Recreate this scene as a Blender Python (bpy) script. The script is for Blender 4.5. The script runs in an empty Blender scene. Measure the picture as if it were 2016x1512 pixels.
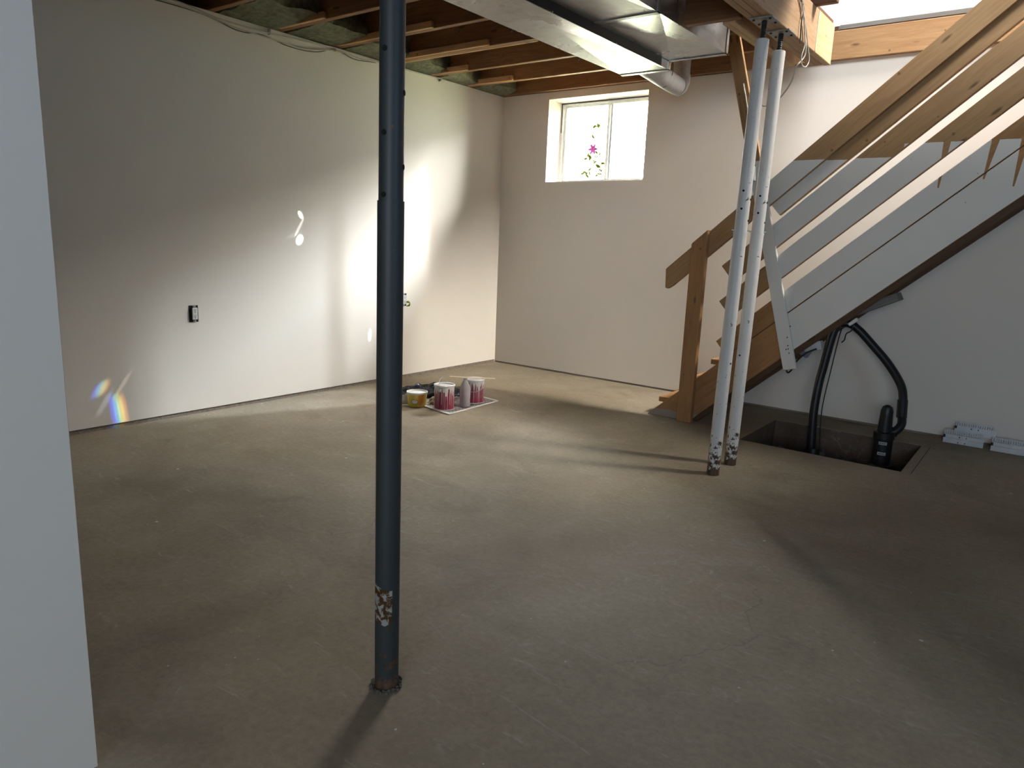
import bpy, bmesh, math, random
from mathutils import Matrix, Vector, noise
random.seed(7)
S = bpy.context.scene
COL = S.collection

# ------------------------------------------------------------------ camera, world, lights, exposure
cam_d = bpy.data.cameras.new('camera'); cam = bpy.data.objects.new('camera', cam_d); COL.objects.link(cam)
cam_d.sensor_fit = 'HORIZONTAL'; cam_d.sensor_width = 36.0; cam_d.lens = 1406.7*36.0/2016.0; cam_d.clip_start = 0.02
_r = Vector((0.79402648, 0.60661639, 0.03922377)); _u = Vector((-0.1505302, 0.13369963, 0.97952288)); _f = Vector((-0.58895043, 0.78367147, -0.19747513))
cam.matrix_world = Matrix(((_r.x, _u.x, -_f.x, 4.27996), (_r.y, _u.y, -_f.y, -5.39799), (_r.z, _u.z, -_f.z, 1.17193), (0, 0, 0, 1)))
S.camera = cam
S.view_settings.view_transform = 'Standard'; S.view_settings.look = 'None'; S.view_settings.gamma = 1.0
S.view_settings.exposure = 0.48; S.view_settings.use_curve_mapping = False
S.cycles.max_bounces = 10; S.cycles.diffuse_bounces = 6; S.cycles.glossy_bounces = 5; S.cycles.sample_clamp_indirect = 6.0
S.cycles.caustics_reflective = False; S.cycles.caustics_refractive = False

W = bpy.data.worlds.new('daylight'); S.world = W; W.use_nodes = True
W.node_tree.nodes['Background'].inputs[0].default_value = (1.0, 0.985, 0.96, 1)
W.node_tree.nodes['Background'].inputs[1].default_value = 74.0

def light(name, kind, loc, target, energy, color, **kw):
    d = bpy.data.lights.new(name, kind); o = bpy.data.objects.new(name, d); COL.objects.link(o)
    d.energy = energy; d.color = color
    for k, v in kw.items(): setattr(d, k, v)
    o.location = loc
    o.rotation_euler = (Vector(target) - Vector(loc)).to_track_quat('-Z', 'Y').to_euler()
    return o
# sky portal in the basement window
po = light('window_portal', 'AREA', (0.985, 0.32, 2.035), (0.985, -1, 2.035), 1, (1, 1, 1), shape='RECTANGLE', size=0.95, size_y=0.69)
po.data.cycles.is_portal = True
# bright strip of sky between the houses outside, shining through the basement window on to the long wall
light('bright_sky_gap', 'AREA', (3.46, 5.56, 6.9), (0.98, 0.1, 2.03), 4000, (0.80, 0.89, 1.0), shape='RECTANGLE', size=0.20, size_y=4.6)
# soft light of the bright rooms above plus two bluish fill lamps added out of view
light('upstairs_room_light', 'AREA', (3.8, -3.0, 4.5), (3.8, 0, 2.4), 80, (0.90, 0.95, 1.0), shape='RECTANGLE', size=1.6, size_y=1.2)
light('upstairs_window_light', 'AREA', (5.7, -0.40, 4.3), (1.2, -0.5, 0.3), 42, (1.0, 0.94, 0.85), shape='RECTANGLE', size=0.6, size_y=1.0, spread=math.radians(62))
light('far_fill_light', 'AREA', (5.5, -8.94, 1.6), (5.5, 0, 1.6), 72, (0.74, 0.86, 1.0), shape='RECTANGLE', size=2.4, size_y=1.3)
light('side_fill_light', 'AREA', (6.94, -4.4, 1.75), (0, -4.4, 1.75), 16, (0.44, 0.68, 1.0), shape='RECTANGLE', size=1.6, size_y=0.9)
# sun glints thrown through the edges of the window glass
GLO = (1.27, 0.60, 2.22)
def glint(target, energy, color, w, h, roll=0.0, blend=0.35, src=GLO):
    o = light('sun_glint', 'SPOT', src, target, energy*1.5, color, spot_blend=blend, shadow_soft_size=0.002)
    v = Vector(target) - Vector(src); d = v.length; m = max(w, h)
    o.data.spot_size = 2*math.atan(m*0.5/d)
    o.rotation_euler = (v.to_track_quat('-Z', 'Y').to_matrix() @ Matrix.Rotation(roll, 3, 'Z')).to_euler()
    o.scale = (w/m, h/m, 1)
    return o
GW = (1.0, 0.97, 0.9)
glint((0, -2.243, 1.115), 900, GW, 0.028, 0.075)
glint((0, -2.232, 1.285), 600, (0.85, 0.93, 1.0), 0.016, 0.07, 0.2)
glint((0, -2.245, 1.20), 350, (0.9, 0.95, 1.0), 0.012, 0.12, -0.3)
glint((0, -2.285, 1.15), 120, (0.8, 0.9, 1.0), 0.045, 0.025)
glint((0, -0.199, 1.49), 1100, (1, 1, 1), 0.03, 0.17, 0, 0.1, (2.16, 0.60, 2.62))
glint((0, -1.60, 0.39), 700, (1, 1, 0.98), 0.02, 0.09)
for k, (c, e) in enumerate([((0.03, 0.06, 1.0), 1300), ((0.1, 0.75, 1.0), 900), ((0.95, 1.0, 0.2), 900), ((1.0, 0.4, 0.1), 800)]):
    glint((0, -3.562 + 0.021*k, 0.10), e, c, 0.012, 0.24, 0.04, 0.7)
for k, (c, e) in enumerate([((0.05, 0.08, 1.0), 900), ((0.2, 0.8, 1.0), 700), ((1.0, 0.9, 0.3), 700), ((1.0, 0.4, 0.15), 400)]):
    glint((0, -3.650 + 0.021*k, 0.235 + 0.006*k), e, c, 0.012, 0.075, -0.15, 0.7)
glint((0, -3.605, 0.16), 300, (0.8, 0.85, 1.0), 0.018, 0.13, -0.25, 0.9)
glint((0, -3.50, 0.25), 250, (1.0, 0.93, 0.8), 0.014, 0.14, -0.3, 0.9)

# ------------------------------------------------------------------ materials
def nt(name):
    m = bpy.data.materials.new(name); m.use_nodes = True
    t = m.node_tree; b = t.nodes['Principled BSDF']
    return m, t, b
def N(t, kind, **kw):
    n = t.nodes.new(kind)
    for k, v in kw.items():
        if isinstance(k, str) and hasattr(n, k): setattr(n, k, v)
        else: n.inputs[k].default_value = v
    return n
def L(t, a, b): t.links.new(a, b)
def ramp(t, src, stops):
    r = t.nodes.new('ShaderNodeValToRGB'); e = r.color_ramp.elements
    while len(e) < len(stops): e.new(0.5)
    for i, (p_, c) in enumerate(stops):
        e[i].position = p_; e[i].color = (c[0], c[1], c[2], 1) if not isinstance(c, (int, float)) else (c, c, c, 1)
    L(t, src, r.inputs[0]); return r.outputs[0]
def math_n(t, op, a, b=None, c=None):
    n = t.nodes.new('ShaderNodeMath'); n.operation = op
    for i, v in enumerate((a, b, c)):
        if v is None: continue
        if isinstance(v, (int, float)): n.inputs[i].default_value = v
        else: L(t, v, n.inputs[i])
    return n.outputs[0]
def mix(t, fac, a, b, mode='MIX'):
    n = t.nodes.new('ShaderNodeMix'); n.data_type = 'RGBA'; n.blend_type = mode
    if isinstance(fac, (int, float)): n.inputs[0].default_value = fac
    else: L(t, fac, n.inputs[0])
    for i, v in ((6, a), (7, b)):
        if isinstance(v, tuple): n.inputs[i].default_value = (v[0], v[1], v[2], 1)
        else: L(t, v, n.inputs[i])
    return n.outputs[2]
def coords(t, kind='Object', scale=(1, 1, 1), rnd=False):
    tc = t.nodes.new('ShaderNodeTexCoord'); mp = t.nodes.new('ShaderNodeMapping'); mp.inputs['Scale'].default_value = scale
    if rnd:
        oi = t.nodes.new('ShaderNodeObjectInfo'); va = t.nodes.new('ShaderNodeVectorMath'); va.operation = 'MULTIPLY'
        cb = t.nodes.new('ShaderNodeCombineXYZ')
        for i in range(3): L(t, oi.outputs['Random'], cb.inputs[i])
        L(t, cb.outputs[0], va.inputs[0]); va.inputs[1].default_value = (37, 91, 53); L(t, va.outputs[0], mp.inputs['Location'])
    L(t, tc.outputs[kind], mp.inputs[0]); return mp.outputs[0]
def noise_n(t, vec, scale, detail=4, rough=0.55, dist=0.0):
    n = t.nodes.new('ShaderNodeTexNoise'); n.inputs['Scale'].default_value = scale; n.inputs['Detail'].default_value = detail
    n.inputs['Roughness'].default_value = rough; n.inputs['Distortion'].default_value = dist
    L(t, vec, n.inputs['Vector']); return n.outputs[0]
def vor(t, vec, scale, feature='F1'):
    n = t.nodes.new('ShaderNodeTexVoronoi'); n.feature = feature; n.inputs['Scale'].default_value = scale; L(t, vec, n.inputs['Vector']); return n
def bump(t, b, h, strength=0.2, dist=0.01):
    n = t.nodes.new('ShaderNodeBump'); n.inputs['Strength'].default_value = strength; n.inputs['Distance'].default_value = dist
    L(t, h, n.inputs['Height']); L(t, n.outputs[0], b.inputs['Normal'])
def worldpos(t):
    g = t.nodes.new('ShaderNodeNewGeometry'); s = t.nodes.new('ShaderNodeSeparateXYZ'); L(t, g.outputs['Position'], s.inputs[0]); return g.outputs['Position'], s.outputs

def plain(name, col, rough=0.5, metal=0.0, var=0.08, scale=30, **kw):
    m, t, b = nt(name); v = coords(t); n = noise_n(t, v, scale)
    lo = tuple(c*(1-var) for c in col); hi = tuple(min(1, c*(1+var)) for c in col)
    L(t, ramp(t, n, [(0.3, lo), (0.7, hi)]), b.inputs['Base Color'])
    b.inputs['Roughness'].default_value = rough; b.inputs['Metallic'].default_value = metal
    for k, x in kw.items(): b.inputs[k].default_value = x
    return m

def paint_wall(name, col, rough=0.55):
    m, t, b = nt(name); v = coords(t)
    n1 = noise_n(t, v, 1.3, 3); n2 = noise_n(t, v, 260, 2)
    c = ramp(t, n1, [(0.3, tuple(x*0.965 for x in col)), (0.7, col)])
    L(t, c, b.inputs['Base Color']); b.inputs['Roughness'].default_value = rough
    b.inputs['Specular IOR Level'].default_value = 0.35
    bump(t, b, n2, 0.06, 0.002); return m
M_WALL = paint_wall('painted_drywall', (0.85, 0.795, 0.705), 0.42)
M_WALLB = paint_wall('painted_drywall_back', (0.86, 0.795, 0.71), 0.6)
M_WALLU = paint_wall('painted_drywall_upstairs', (0.84, 0.85, 0.85), 0.6)

def concrete(name, base, dark, light_c):
    m, t, b = nt(name); v = coords(t)
    big = noise_n(t, v, 0.75, 4, 0.6, 0.6); mid = noise_n(t, v, 3.2, 6, 0.65, 0.4); fine = noise_n(t, v, 45, 5, 0.7); tint = noise_n(t, v, 0.55, 3, 0.5, 1.0)
    c = ramp(t, big, [(0.32, dark), (0.52, base), (0.72, light_c)])
    c = mix(t, math_n(t, 'MULTIPLY', ramp(t, mid, [(0.42, 0.0), (0.75, 1.0)]), 0.45), c, light_c)
    c = mix(t, math_n(t, 'MULTIPLY', ramp(t, mid, [(0.22, 1.0), (0.42, 0.0)]), 0.5), c, dark)
    c = mix(t, math_n(t, 'MULTIPLY', ramp(t, tint, [(0.45, 0.0), (0.65, 1.0)]), 0.35), c, (base[0]*1.12, base[1]*0.98, base[2]*0.80))
    c = mix(t, 0.34, c, ramp(t, fine, [(0.3, (0.12, 0.11, 0.1)), (0.7, (0.5, 0.48, 0.45))]), 'OVERLAY')
    # white paint specks and pale scuffs
    vs = vor(t, v, 5.5); sp = math_n(t, 'LESS_THAN', vs.outputs['Distance'], 0.036)
    sel = math_n(t, 'GREATER_THAN', noise_n(t, v, 2.6, 2), 0.50)
    c = mix(t, math_n(t, 'MULTIPLY', math_n(t, 'MULTIPLY', sp, sel), 0.75), c, (0.62, 0.61, 0.58))
    vs2 = vor(t, v, 17); sp2 = math_n(t, 'LESS_THAN', vs2.outputs['Distance'], 0.05)
    sel2 = math_n(t, 'GREATER_THAN', noise_n(t, v, 3.7, 2), 0.56)
    c = mix(t, math_n(t, 'MULTIPLY', math_n(t, 'MULTIPLY', sp2, sel2), 0.7), c, (0.6, 0.59, 0.56))
    sc = noise_n(t, coords(t, 'Object', (1.2, 5.0, 1)), 4.0, 8, 0.75, 1.5)
    c = mix(t, math_n(t, 'MULTIPLY', ramp(t, sc, [(0.58, 0.0), (0.70, 1.0)]), 0.34), c, (0.52, 0.49, 0.44))
    sc2 = noise_n(t, coords(t, 'Object', (1.0, 1.0, 1)), 9.0, 8, 0.8, 2.2)
    c = mix(t, math_n(t, 'MULTIPLY', math_n(t, 'MULTIPLY', ramp(t, sc2, [(0.56, 0.0), (0.66, 1.0)]), ramp(t, big, [(0.45, 0.0), (0.6, 1.0)])), 0.4), c, (0.5, 0.465, 0.41))
    dk = noise_n(t, coords(t, 'Object', (0.8, 1.1, 1)), 2.1, 5, 0.6, 0.8)
    c = mix(t, math_n(t, 'MULTIPLY', ramp(t, dk, [(0.54, 0.0), (0.68, 1.0)]), 0.35), c, tuple(x*0.72 for x in dark))
    # hairline cracks
    vc = t.nodes.new('ShaderNodeTexVoronoi'); vc.feature = 'DISTANCE_TO_EDGE'; vc.inputs['Scale'].default_value = 0.62
    vd = t.nodes.new('ShaderNodeVectorMath'); vd.operation = 'ADD'; L(t, v, vd.inputs[0])
    nn = t.nodes.new('ShaderNodeTexNoise'); nn.inputs['Scale'].default_value = 1.8; nn.inputs['Detail'].default_value = 5; L(t, v, nn.inputs['Vector'])
    sm = t.nodes.new('ShaderNodeVectorMath'); sm.operation = 'SCALE'; L(t, nn.outputs['Color'], sm.inputs[0]); sm.inputs['Scale'].default_value = 0.5
    L(t, sm.outputs[0], vd.inputs[1]); L(t, vd.outputs[0], vc.inputs['Vector'])
    cr = math_n(t, 'MULTIPLY', math_n(t, 'LESS_THAN', vc.outputs['Distance'], 0.0016), math_n(t, 'GREATER_THAN', noise_n(t, v, 1.1, 2), 0.56))
    c = mix(t, math_n(t, 'MULTIPLY', cr, 0.28), c, (0.1, 0.09, 0.08))
    L(t, c, b.inputs['Base Color'])
    L(t, ramp(t, mid, [(0.3, 0.72), (0.7, 0.86)]), b.inputs['Roughness']); b.inputs['Specular IOR Level'].default_value = 0.3
    bump(t, b, fine, 0.18, 0.004); return m
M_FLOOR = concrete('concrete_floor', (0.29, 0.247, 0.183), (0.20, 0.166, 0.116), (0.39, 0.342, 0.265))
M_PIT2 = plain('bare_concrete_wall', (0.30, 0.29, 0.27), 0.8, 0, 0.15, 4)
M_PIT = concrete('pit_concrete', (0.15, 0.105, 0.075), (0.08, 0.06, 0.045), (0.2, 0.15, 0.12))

def wood(name, light_c, dark_c, rough=0.65, knots=True, paint=False, cement=False):
    m, t, b = nt(name)
    v = coords(t, 'Object', (1.6, 22, 22), True); v2 = coords(t, 'Object', (2.2, 7.5, 7.5), True); v3 = coords(t, 'Object', (1, 1, 1), True)
    g = noise_n(t, v, 2.2, 6, 0.62, 1.2); g2 = noise_n(t, v3, 2.5, 3)
    mid = tuple((a+c)/2 for a, c in zip(light_c, dark_c))
    c = ramp(t, g, [(0.28, dark_c), (0.5, mid), (0.72, light_c)])
    c = mix(t, math_n(t, 'MULTIPLY', g2, 0.35), c, tuple(x*0.75 for x in mid))
    if knots:
        k = vor(t, v2, 1.5); kd = ramp(t, k.outputs['Distance'], [(0.06, 1.0), (0.13, 0.0)])
        c = mix(t, math_n(t, 'MULTIPLY', kd, 0.72), c, tuple(x*0.22 for x in dark_c))
        n = vor(t, v3, 9.0); nd = math_n(t, 'LESS_THAN', n.outputs['Distance'], 0.07)
        c = mix(t, math_n(t, 'MULTIPLY', nd, 0.6), c, tuple(x*0.3 for x in dark_c))
    if cement:
        pos, xyz = worldpos(t); w_ = noise_n(t, pos, 18, 4)
        mk = math_n(t, 'LESS_THAN', xyz[2], math_n(t, 'ADD', 0.035, math_n(t, 'MULTIPLY', w_, 0.04)))
        c = mix(t, math_n(t, 'MULTIPLY', mk, 0.75), c, (0.3, 0.28, 0.25))
    if paint:   # white paint with a level top edge, unpainted slivers, right of the brace only
        pos, xyz = worldpos(t); X, Z = xyz[0], xyz[2]; w_ = noise_n(t, pos, 26, 3)
        step = math_n(t, 'MULTIPLY', math_n(t, 'GREATER_THAN', X, 3.485), 0.07)
        top = math_n(t, 'ADD', math_n(t, 'ADD', 1.70, step), math_n(t, 'MULTIPLY', w_, 0.006))
        mk = math_n(t, 'LESS_THAN', Z, top)
        if paint == 'brace':
            pass
        else:
            xb = math_n(t, 'SUBTRACT', 3.02 + 0.475*0.282, math_n(t, 'MULTIPLY', Z, 0.282))
            mk = math_n(t, 'MULTIPLY', mk, math_n(t, 'GREATER_THAN', X, xb))
            for (xt, zt, x0, h) in ((3.677, 1.536, 3.688, 0.245), (3.878, 1.578, 3.905, 0.2), (4.012, 1.54, 4.03, 0.235)):
                q = math_n(t, 'DIVIDE', math_n(t, 'SUBTRACT', Z, zt), h)
                xc = math_n(t, 'ADD', xt, math_n(t, 'MULTIPLY', q, x0-xt))
                hw = math_n(t, 'ADD', 0.003, math_n(t, 'MULTIPLY', math_n(t, 'ADD', q, math_n(t, 'MULTIPLY', w_, 0.15)), 0.0135))
                ins = math_n(t, 'MULTIPLY', math_n(t, 'LESS_THAN', math_n(t, 'ABSOLUTE', math_n(t, 'SUBTRACT', X, xc)), hw), math_n(t, 'GREATER_THAN', q, 0.0))
                mk = math_n(t, 'MULTIPLY', mk, math_n(t, 'SUBTRACT', 1.0, ins))
        gn = t.nodes.new('ShaderNodeNewGeometry'); sn = t.nodes.new('ShaderNodeSeparateXYZ'); L(t, gn.outputs['True Normal'], sn.inputs[0])
        mk = math_n(t, 'MULTIPLY', mk, math_n(t, 'GREATER_THAN', sn.outputs[2], -0.5))
        sp = vor(t, pos, 14); spd = math_n(t, 'MULTIPLY', math_n(t, 'LESS_THAN', sp.outputs['Distance'], 0.045), math_n(t, 'GREATER_THAN', noise_n(t, pos, 3.3, 2), 0.54))
        pc = mix(t, math_n(t, 'MULTIPLY', spd, 0.7), (0.76, 0.735, 0.675), (0.2, 0.18, 0.15))
        pc = mix(t, math_n(t, 'MULTIPLY', noise_n(t, pos, 2.5, 4), 0.3), pc, (0.62, 0.60, 0.55))
        c = mix(t, mk, c, pc)
    L(t, c, b.inputs['Base Color']); b.inputs['Roughness'].default_value = rough
    b.inputs['Specular IOR Level'].default_value = 0.3
    bump(t, b, g, 0.12, 0.002); return m
M_JOIST = wood('old_joist_wood', (0.30, 0.16, 0.075), (0.17, 0.075, 0.032))
M_BEAM = wood('beam_wood', (0.52, 0.34, 0.20), (0.34, 0.20, 0.10))
M_BEAML = wood('fresh_beam_wood', (0.66, 0.46, 0.26), (0.48, 0.30, 0.14))
M_HEAD = wood('header_wood', (0.56, 0.34, 0.17), (0.38, 0.20, 0.085))
M_RAIL = wood('rail_wood', (0.46, 0.285, 0.135), (0.33, 0.185, 0.08), paint=True)
M_STR = wood('stringer_wood', (0.44, 0.24, 0.10), (0.30, 0.145, 0.055), paint=True, cement=True)
M_NEWEL = wood('newel_wood', (0.42, 0.225, 0.095), (0.28, 0.135, 0.05))
M_BRACE = wood('brace_wood', (0.40, 0.235, 0.11), (0.26, 0.14, 0.055), paint='brace')
M_DARKW = wood('dark_wood', (0.16, 0.085, 0.045), (0.09, 0.045, 0.022))
M_GREYW = wood('grey_wood', (0.30, 0.28, 0.25), (0.18, 0.16, 0.14), knots=False)
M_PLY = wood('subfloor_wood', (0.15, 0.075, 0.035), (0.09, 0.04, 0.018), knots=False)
M_SILL = wood('dirty_sill', (0.36, 0.31, 0.25), (0.13, 0.10, 0.075), knots=False)
M_STICK = wood('pale_stick', (0.74, 0.64, 0.48), (0.62, 0.5, 0.35), knots=False)

def galv(name, col=(0.60, 0.62, 0.63), rough=0.38, metal=0.85):
    m, t, b = nt(name); v = coords(t)
    s = vor(t, v, 38); n = noise_n(t, v, 5, 4)
    c = mix(t, 0.22, (col[0], col[1], col[2]), s.outputs['Color'], 'SOFT_LIGHT')
    hs = t.nodes.new('ShaderNodeHueSaturation'); hs.inputs['Saturation'].default_value = 0.12; L(t, c, hs.inputs['Color'])
    c = mix(t, math_n(t, 'MULTIPLY', n, 0.25), hs.outputs[0], tuple(x*0.7 for x in col))
    L(t, c, b.inputs['Base Color']); b.inputs['Metallic'].default_value = metal
    L(t, ramp(t, n, [(0.3, rough-0.08), (0.7, rough+0.1)]), b.inputs['Roughness']); return m
M_GALV = galv('galvanized_steel', (0.60, 0.62, 0.62), 0.30, 0.9)
M_GALVP = galv('galvanized_pipe', (0.52, 0.50, 0.46), 0.5, 0.35)
M_STEEL = galv('zinc_steel', (0.45, 0.45, 0.44), 0.45)

def post_mat(name, col, rust_h, rough=0.4, chips=0.57):
    m, t, b = nt(name); v = coords(t); pos, xyz = worldpos(t)
    n = noise_n(t, v, 32, 6, 0.7); n2 = noise_n(t, coords(t, 'Object', (1, 1, 0.35)), 60, 3)
    fall = ramp(t, math_n(t, 'DIVIDE', xyz[2], rust_h), [(0.0, 0.34), (0.12, 0.18), (0.55, 0.04), (1.0, 0.0)])
    mk = ramp(t, math_n(t, 'ADD', n, fall), [(chips+0.06, 0.0), (chips+0.1, 1.0)])
    rc = ramp(t, n2, [(0.3, (0.035, 0.024, 0.018)), (0.6, (0.10, 0.055, 0.032)), (0.8, (0.20, 0.12, 0.075))])
    base = ramp(t, noise_n(t, v, 4, 3), [(0.3, tuple(x*0.9 for x in col)), (0.7, col)])
    sp = vor(t, v, 22); spd = math_n(t, 'MULTIPLY', math_n(t, 'LESS_THAN', sp.outputs['Distance'], 0.06), math_n(t, 'GREATER_THAN', noise_n(t, v, 5, 2), 0.55))
    base = mix(t, math_n(t, 'MULTIPLY', spd, 0.6), base, tuple(x*0.35 for x in col))
    L(t, mix(t, mk, base, rc), b.inputs['Base Color']); b.inputs['Roughness'].default_value = rough
    bump(t, b, mk, -0.25, 0.002); return m
M_POSTW = post_mat('white_post_paint', (0.66, 0.645, 0.61), 0.42)
M_POSTG = post_mat('slate_post_paint', (0.034, 0.041, 0.043), 0.30, 0.5, 0.60)
M_BLACK = plain('black_steel', (0.02, 0.02, 0.02), 0.45, 0.4)
M_HOLE = plain('hole_dark', (0.004, 0.004, 0.004), 0.9)
M_RUBBER = plain('black_hose_plastic', (0.012, 0.012, 0.013), 0.42)
M_PLATE = plain('plate_steel', (0.30, 0.29, 0.27), 0.55, 0.6, 0.25)
M_VINYL = plain('white_vinyl', (0.90, 0.90, 0.87), 0.35)
M_WHITEP = plain('white_plastic', (0.72, 0.72, 0.69), 0.4)
M_CABLE = plain('cable_sheath_cream', (0.52, 0.48, 0.40), 0.5)
M_CABLED = plain('cable_sheath_dark', (0.06, 0.055, 0.05), 0.5)
M_GREYPL = plain('grey_box_metal', (0.26, 0.27, 0.28), 0.5, 0.4)
M_YELLOWW = plain('yellow_wire', (0.55, 0.62, 0.08), 0.5)
M_METALW = plain('white_enamel_metal', (0.60, 0.62, 0.64), 0.42, 0.1, 0.1, 14)
M_LABEL = plain('white_label', (0.75, 0.75, 0.72), 0.5)
M_INK = plain('dark_ink', (0.03, 0.03, 0.04), 0.6)

m, t, b = nt('window_glass'); b.inputs['Base Color'].default_value = (1, 1, 1, 1)
_g = t.nodes.new('ShaderNodeBsdfTransparent'); _gl = t.nodes.new('ShaderNodeBsdfGlossy'); _gl.inputs['Roughness'].default_value = 0.03
_mx = t.nodes.new('ShaderNodeMixShader'); _fr = t.nodes.new('ShaderNodeFresnel'); _fr.inputs[0].default_value = 1.3
_nz = noise_n(t, coords(t), 3, 2); L(t, ramp(t, _nz, [(0.2, (0.97, 0.98, 0.97)), (0.8, (1, 1, 1))]), _g.inputs[0])
L(t, _fr.outputs[0], _mx.inputs[0]); L(t, _g.outputs[0], _mx.inputs[1]); L(t, _gl.outputs[0], _mx.inputs[2])
L(t, _mx.outputs[0], t.nodes['Material Output'].inputs[0]); M_GLASS = m

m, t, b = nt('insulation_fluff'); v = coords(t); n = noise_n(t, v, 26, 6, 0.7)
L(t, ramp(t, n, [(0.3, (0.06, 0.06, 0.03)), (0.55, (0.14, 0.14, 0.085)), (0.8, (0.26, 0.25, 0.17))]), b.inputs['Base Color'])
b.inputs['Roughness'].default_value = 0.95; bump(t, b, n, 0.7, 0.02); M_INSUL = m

m, t, b = nt('paint_can_print'); v = coords(t)   # maroon printed tin with white paint runs
_n = noise_n(t, v, 9, 3); base_c = ramp(t, _n, [(0.35, (0.15, 0.010, 0.032)), (0.7, (0.26, 0.02, 0.055))])
_sx = t.nodes.new('ShaderNodeSeparateXYZ'); L(t, v, _sx.inputs[0])
ang = math_n(t, 'ARCTAN2', _sx.outputs[1], _sx.outputs[0])
_cb = t.nodes.new('ShaderNodeCombineXYZ'); L(t, math_n(t, 'MULTIPLY', ang, 3.2), _cb.inputs[0])
dr = noise_n(t, _cb.outputs[0], 3.6, 2, 0.6); dr2 = noise_n(t, _cb.outputs[0], 0.8, 1, 0.5)
lim = math_n(t, 'SUBTRACT', 0.150, math_n(t, 'ADD', math_n(t, 'MULTIPLY', ramp(t, dr, [(0.52, 0.0), (0.60, 1.0)]), 0.11), math_n(t, 'MULTIPLY', ramp(t, dr2, [(0.42, 0.0), (0.6, 1.0)]), 0.05)))
mk = math_n(t, 'GREATER_THAN', _sx.outputs[2], lim)
L(t, mix(t, mk, base_c, (0.55, 0.52, 0.49)), b.inputs['Base Color']); b.inputs['Roughness'].default_value = 0.35; M_CAN = m
M_PAINTWET = plain('wet_white_paint', (0.72, 0.71, 0.68), 0.2)
M_CANRIM = plain('can_rim_tin', (0.62, 0.61, 0.59), 0.35, 0.4)

m, t, b = nt('newsprint'); v = coords(t)
br = t.nodes.new('ShaderNodeTexBrick'); br.inputs['Scale'].default_value = 14; br.inputs['Mortar Size'].default_value = 0.05
br.inputs['Color1'].default_value = (0.42, 0.40, 0.38, 1); br.inputs['Color2'].default_value = (0.16, 0.13, 0.14, 1); br.inputs['Mortar'].default_value = (0.66, 0.63, 0.58, 1)
L(t, v, br.inputs['Vector']); n = noise_n(t, v, 130, 2)
c = mix(t, math_n(t, 'MULTIPLY', math_n(t, 'GREATER_THAN', n, 0.55), 0.5), br.outputs[0], (0.2, 0.17, 0.17))
c = mix(t, math_n(t, 'MULTIPLY', math_n(t, 'GREATER_THAN', noise_n(t, v, 7, 1), 0.6), 0.5), c, (0.22, 0.07, 0.08))
L(t, c, b.inputs['Base Color']); b.inputs['Roughness'].default_value = 0.8; M_NEWS = m
M_NEWSM = plain('newsprint_margin', (0.66, 0.63, 0.58), 0.8)

m, t, b = nt('black_plastic_film'); v = coords(t); n = noise_n(t, v, 40, 4)
L(t, ramp(t, n, [(0.3, (0.010, 0.011, 0.013)), (0.7, (0.03, 0.032, 0.036))]), b.inputs['Base Color'])
b.inputs['Roughness'].default_value = 0.22; bump(t, b, n, 0.3, 0.01); M_BAG = m

m, t, b = nt('yellow_tub_print'); v = coords(t); _sx = t.nodes.new('ShaderNodeSeparateXYZ'); L(t, v, _sx.inputs[0])
an = math_n(t, 'ARCTAN2', _sx.outputs[1], _sx.outputs[0]); n = noise_n(t, v, 22, 3)
c = ramp(t, math_n(t, 'ADD', math_n(t, 'MULTIPLY', _sx.outputs[2], 6.0), math_n(t, 'MULTIPLY', n, 0.2)), [(0.15, (0.50, 0.36, 0.03)), (0.7, (0.62, 0.50, 0.10))])
c = mix(t, ramp(t, math_n(t, 'ABSOLUTE', math_n(t, 'SUBTRACT', an, 0.5)), [(0.30, 1.0), (0.5, 0.0)]), c, ramp(t, n, [(0.4, (0.62, 0.22, 0.02)), (0.6, (0.62, 0.42, 0.08))]))
L(t, c, b.inputs['Base Color']); b.inputs['Roughness'].default_value = 0.35; M_TUB = m

m, t, b = nt('cloudy_bottle_plastic'); v = coords(t); n = noise_n(t, v, 12, 3)
L(t, ramp(t, n, [(0.3, (0.60, 0.52, 0.52)), (0.7, (0.74, 0.68, 0.68))]), b.inputs['Base Color'])
b.inputs['Roughness'].default_value = 0.25; b.inputs['Transmission Weight'].default_value = 0.45; b.inputs['IOR'].default_value = 1.2; M_BOTTLE = m

m, t, b = nt('torn_sticker'); v = coords(t); n = noise_n(t, v, 60, 5, 0.62, 0.5)
L(t, ramp(t, n, [(0.40, (0.12, 0.055, 0.018)), (0.495, (0.20, 0.10, 0.04)), (0.515, (0.62, 0.60, 0.55)), (0.7, (0.66, 0.64, 0.6))]), b.inputs['Base Color'])
b.inputs['Roughness'].default_value = 0.6; M_STICKER = m

m, t, b = nt('leaf_green'); v = coords(t); n = noise_n(t, v, 15, 3)
L(t, ramp(t, n, [(0.3, (0.0025, 0.0036, 0.0002)), (0.7, (0.0075, 0.0098, 0.0006))]), b.inputs['Base Color']); b.inputs['Roughness'].default_value = 1.0; b.inputs['Specular IOR Level'].default_value = 0.0; M_LEAF = m
M_PETAL = plain('pink_petal', (0.022, 0.004, 0.016), 1.0, **{'Specular IOR Level': 0.0})
M_SOIL = plain('soil_gravel', (0.06, 0.045, 0.035), 0.9, 0, 0.4, 25)
M_STONE = plain('pit_stone', (0.11, 0.09, 0.075), 0.7, 0, 0.5, 12)
M_YARD = plain('yard_ground', (0.3, 0.32, 0.2), 0.9)

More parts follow.
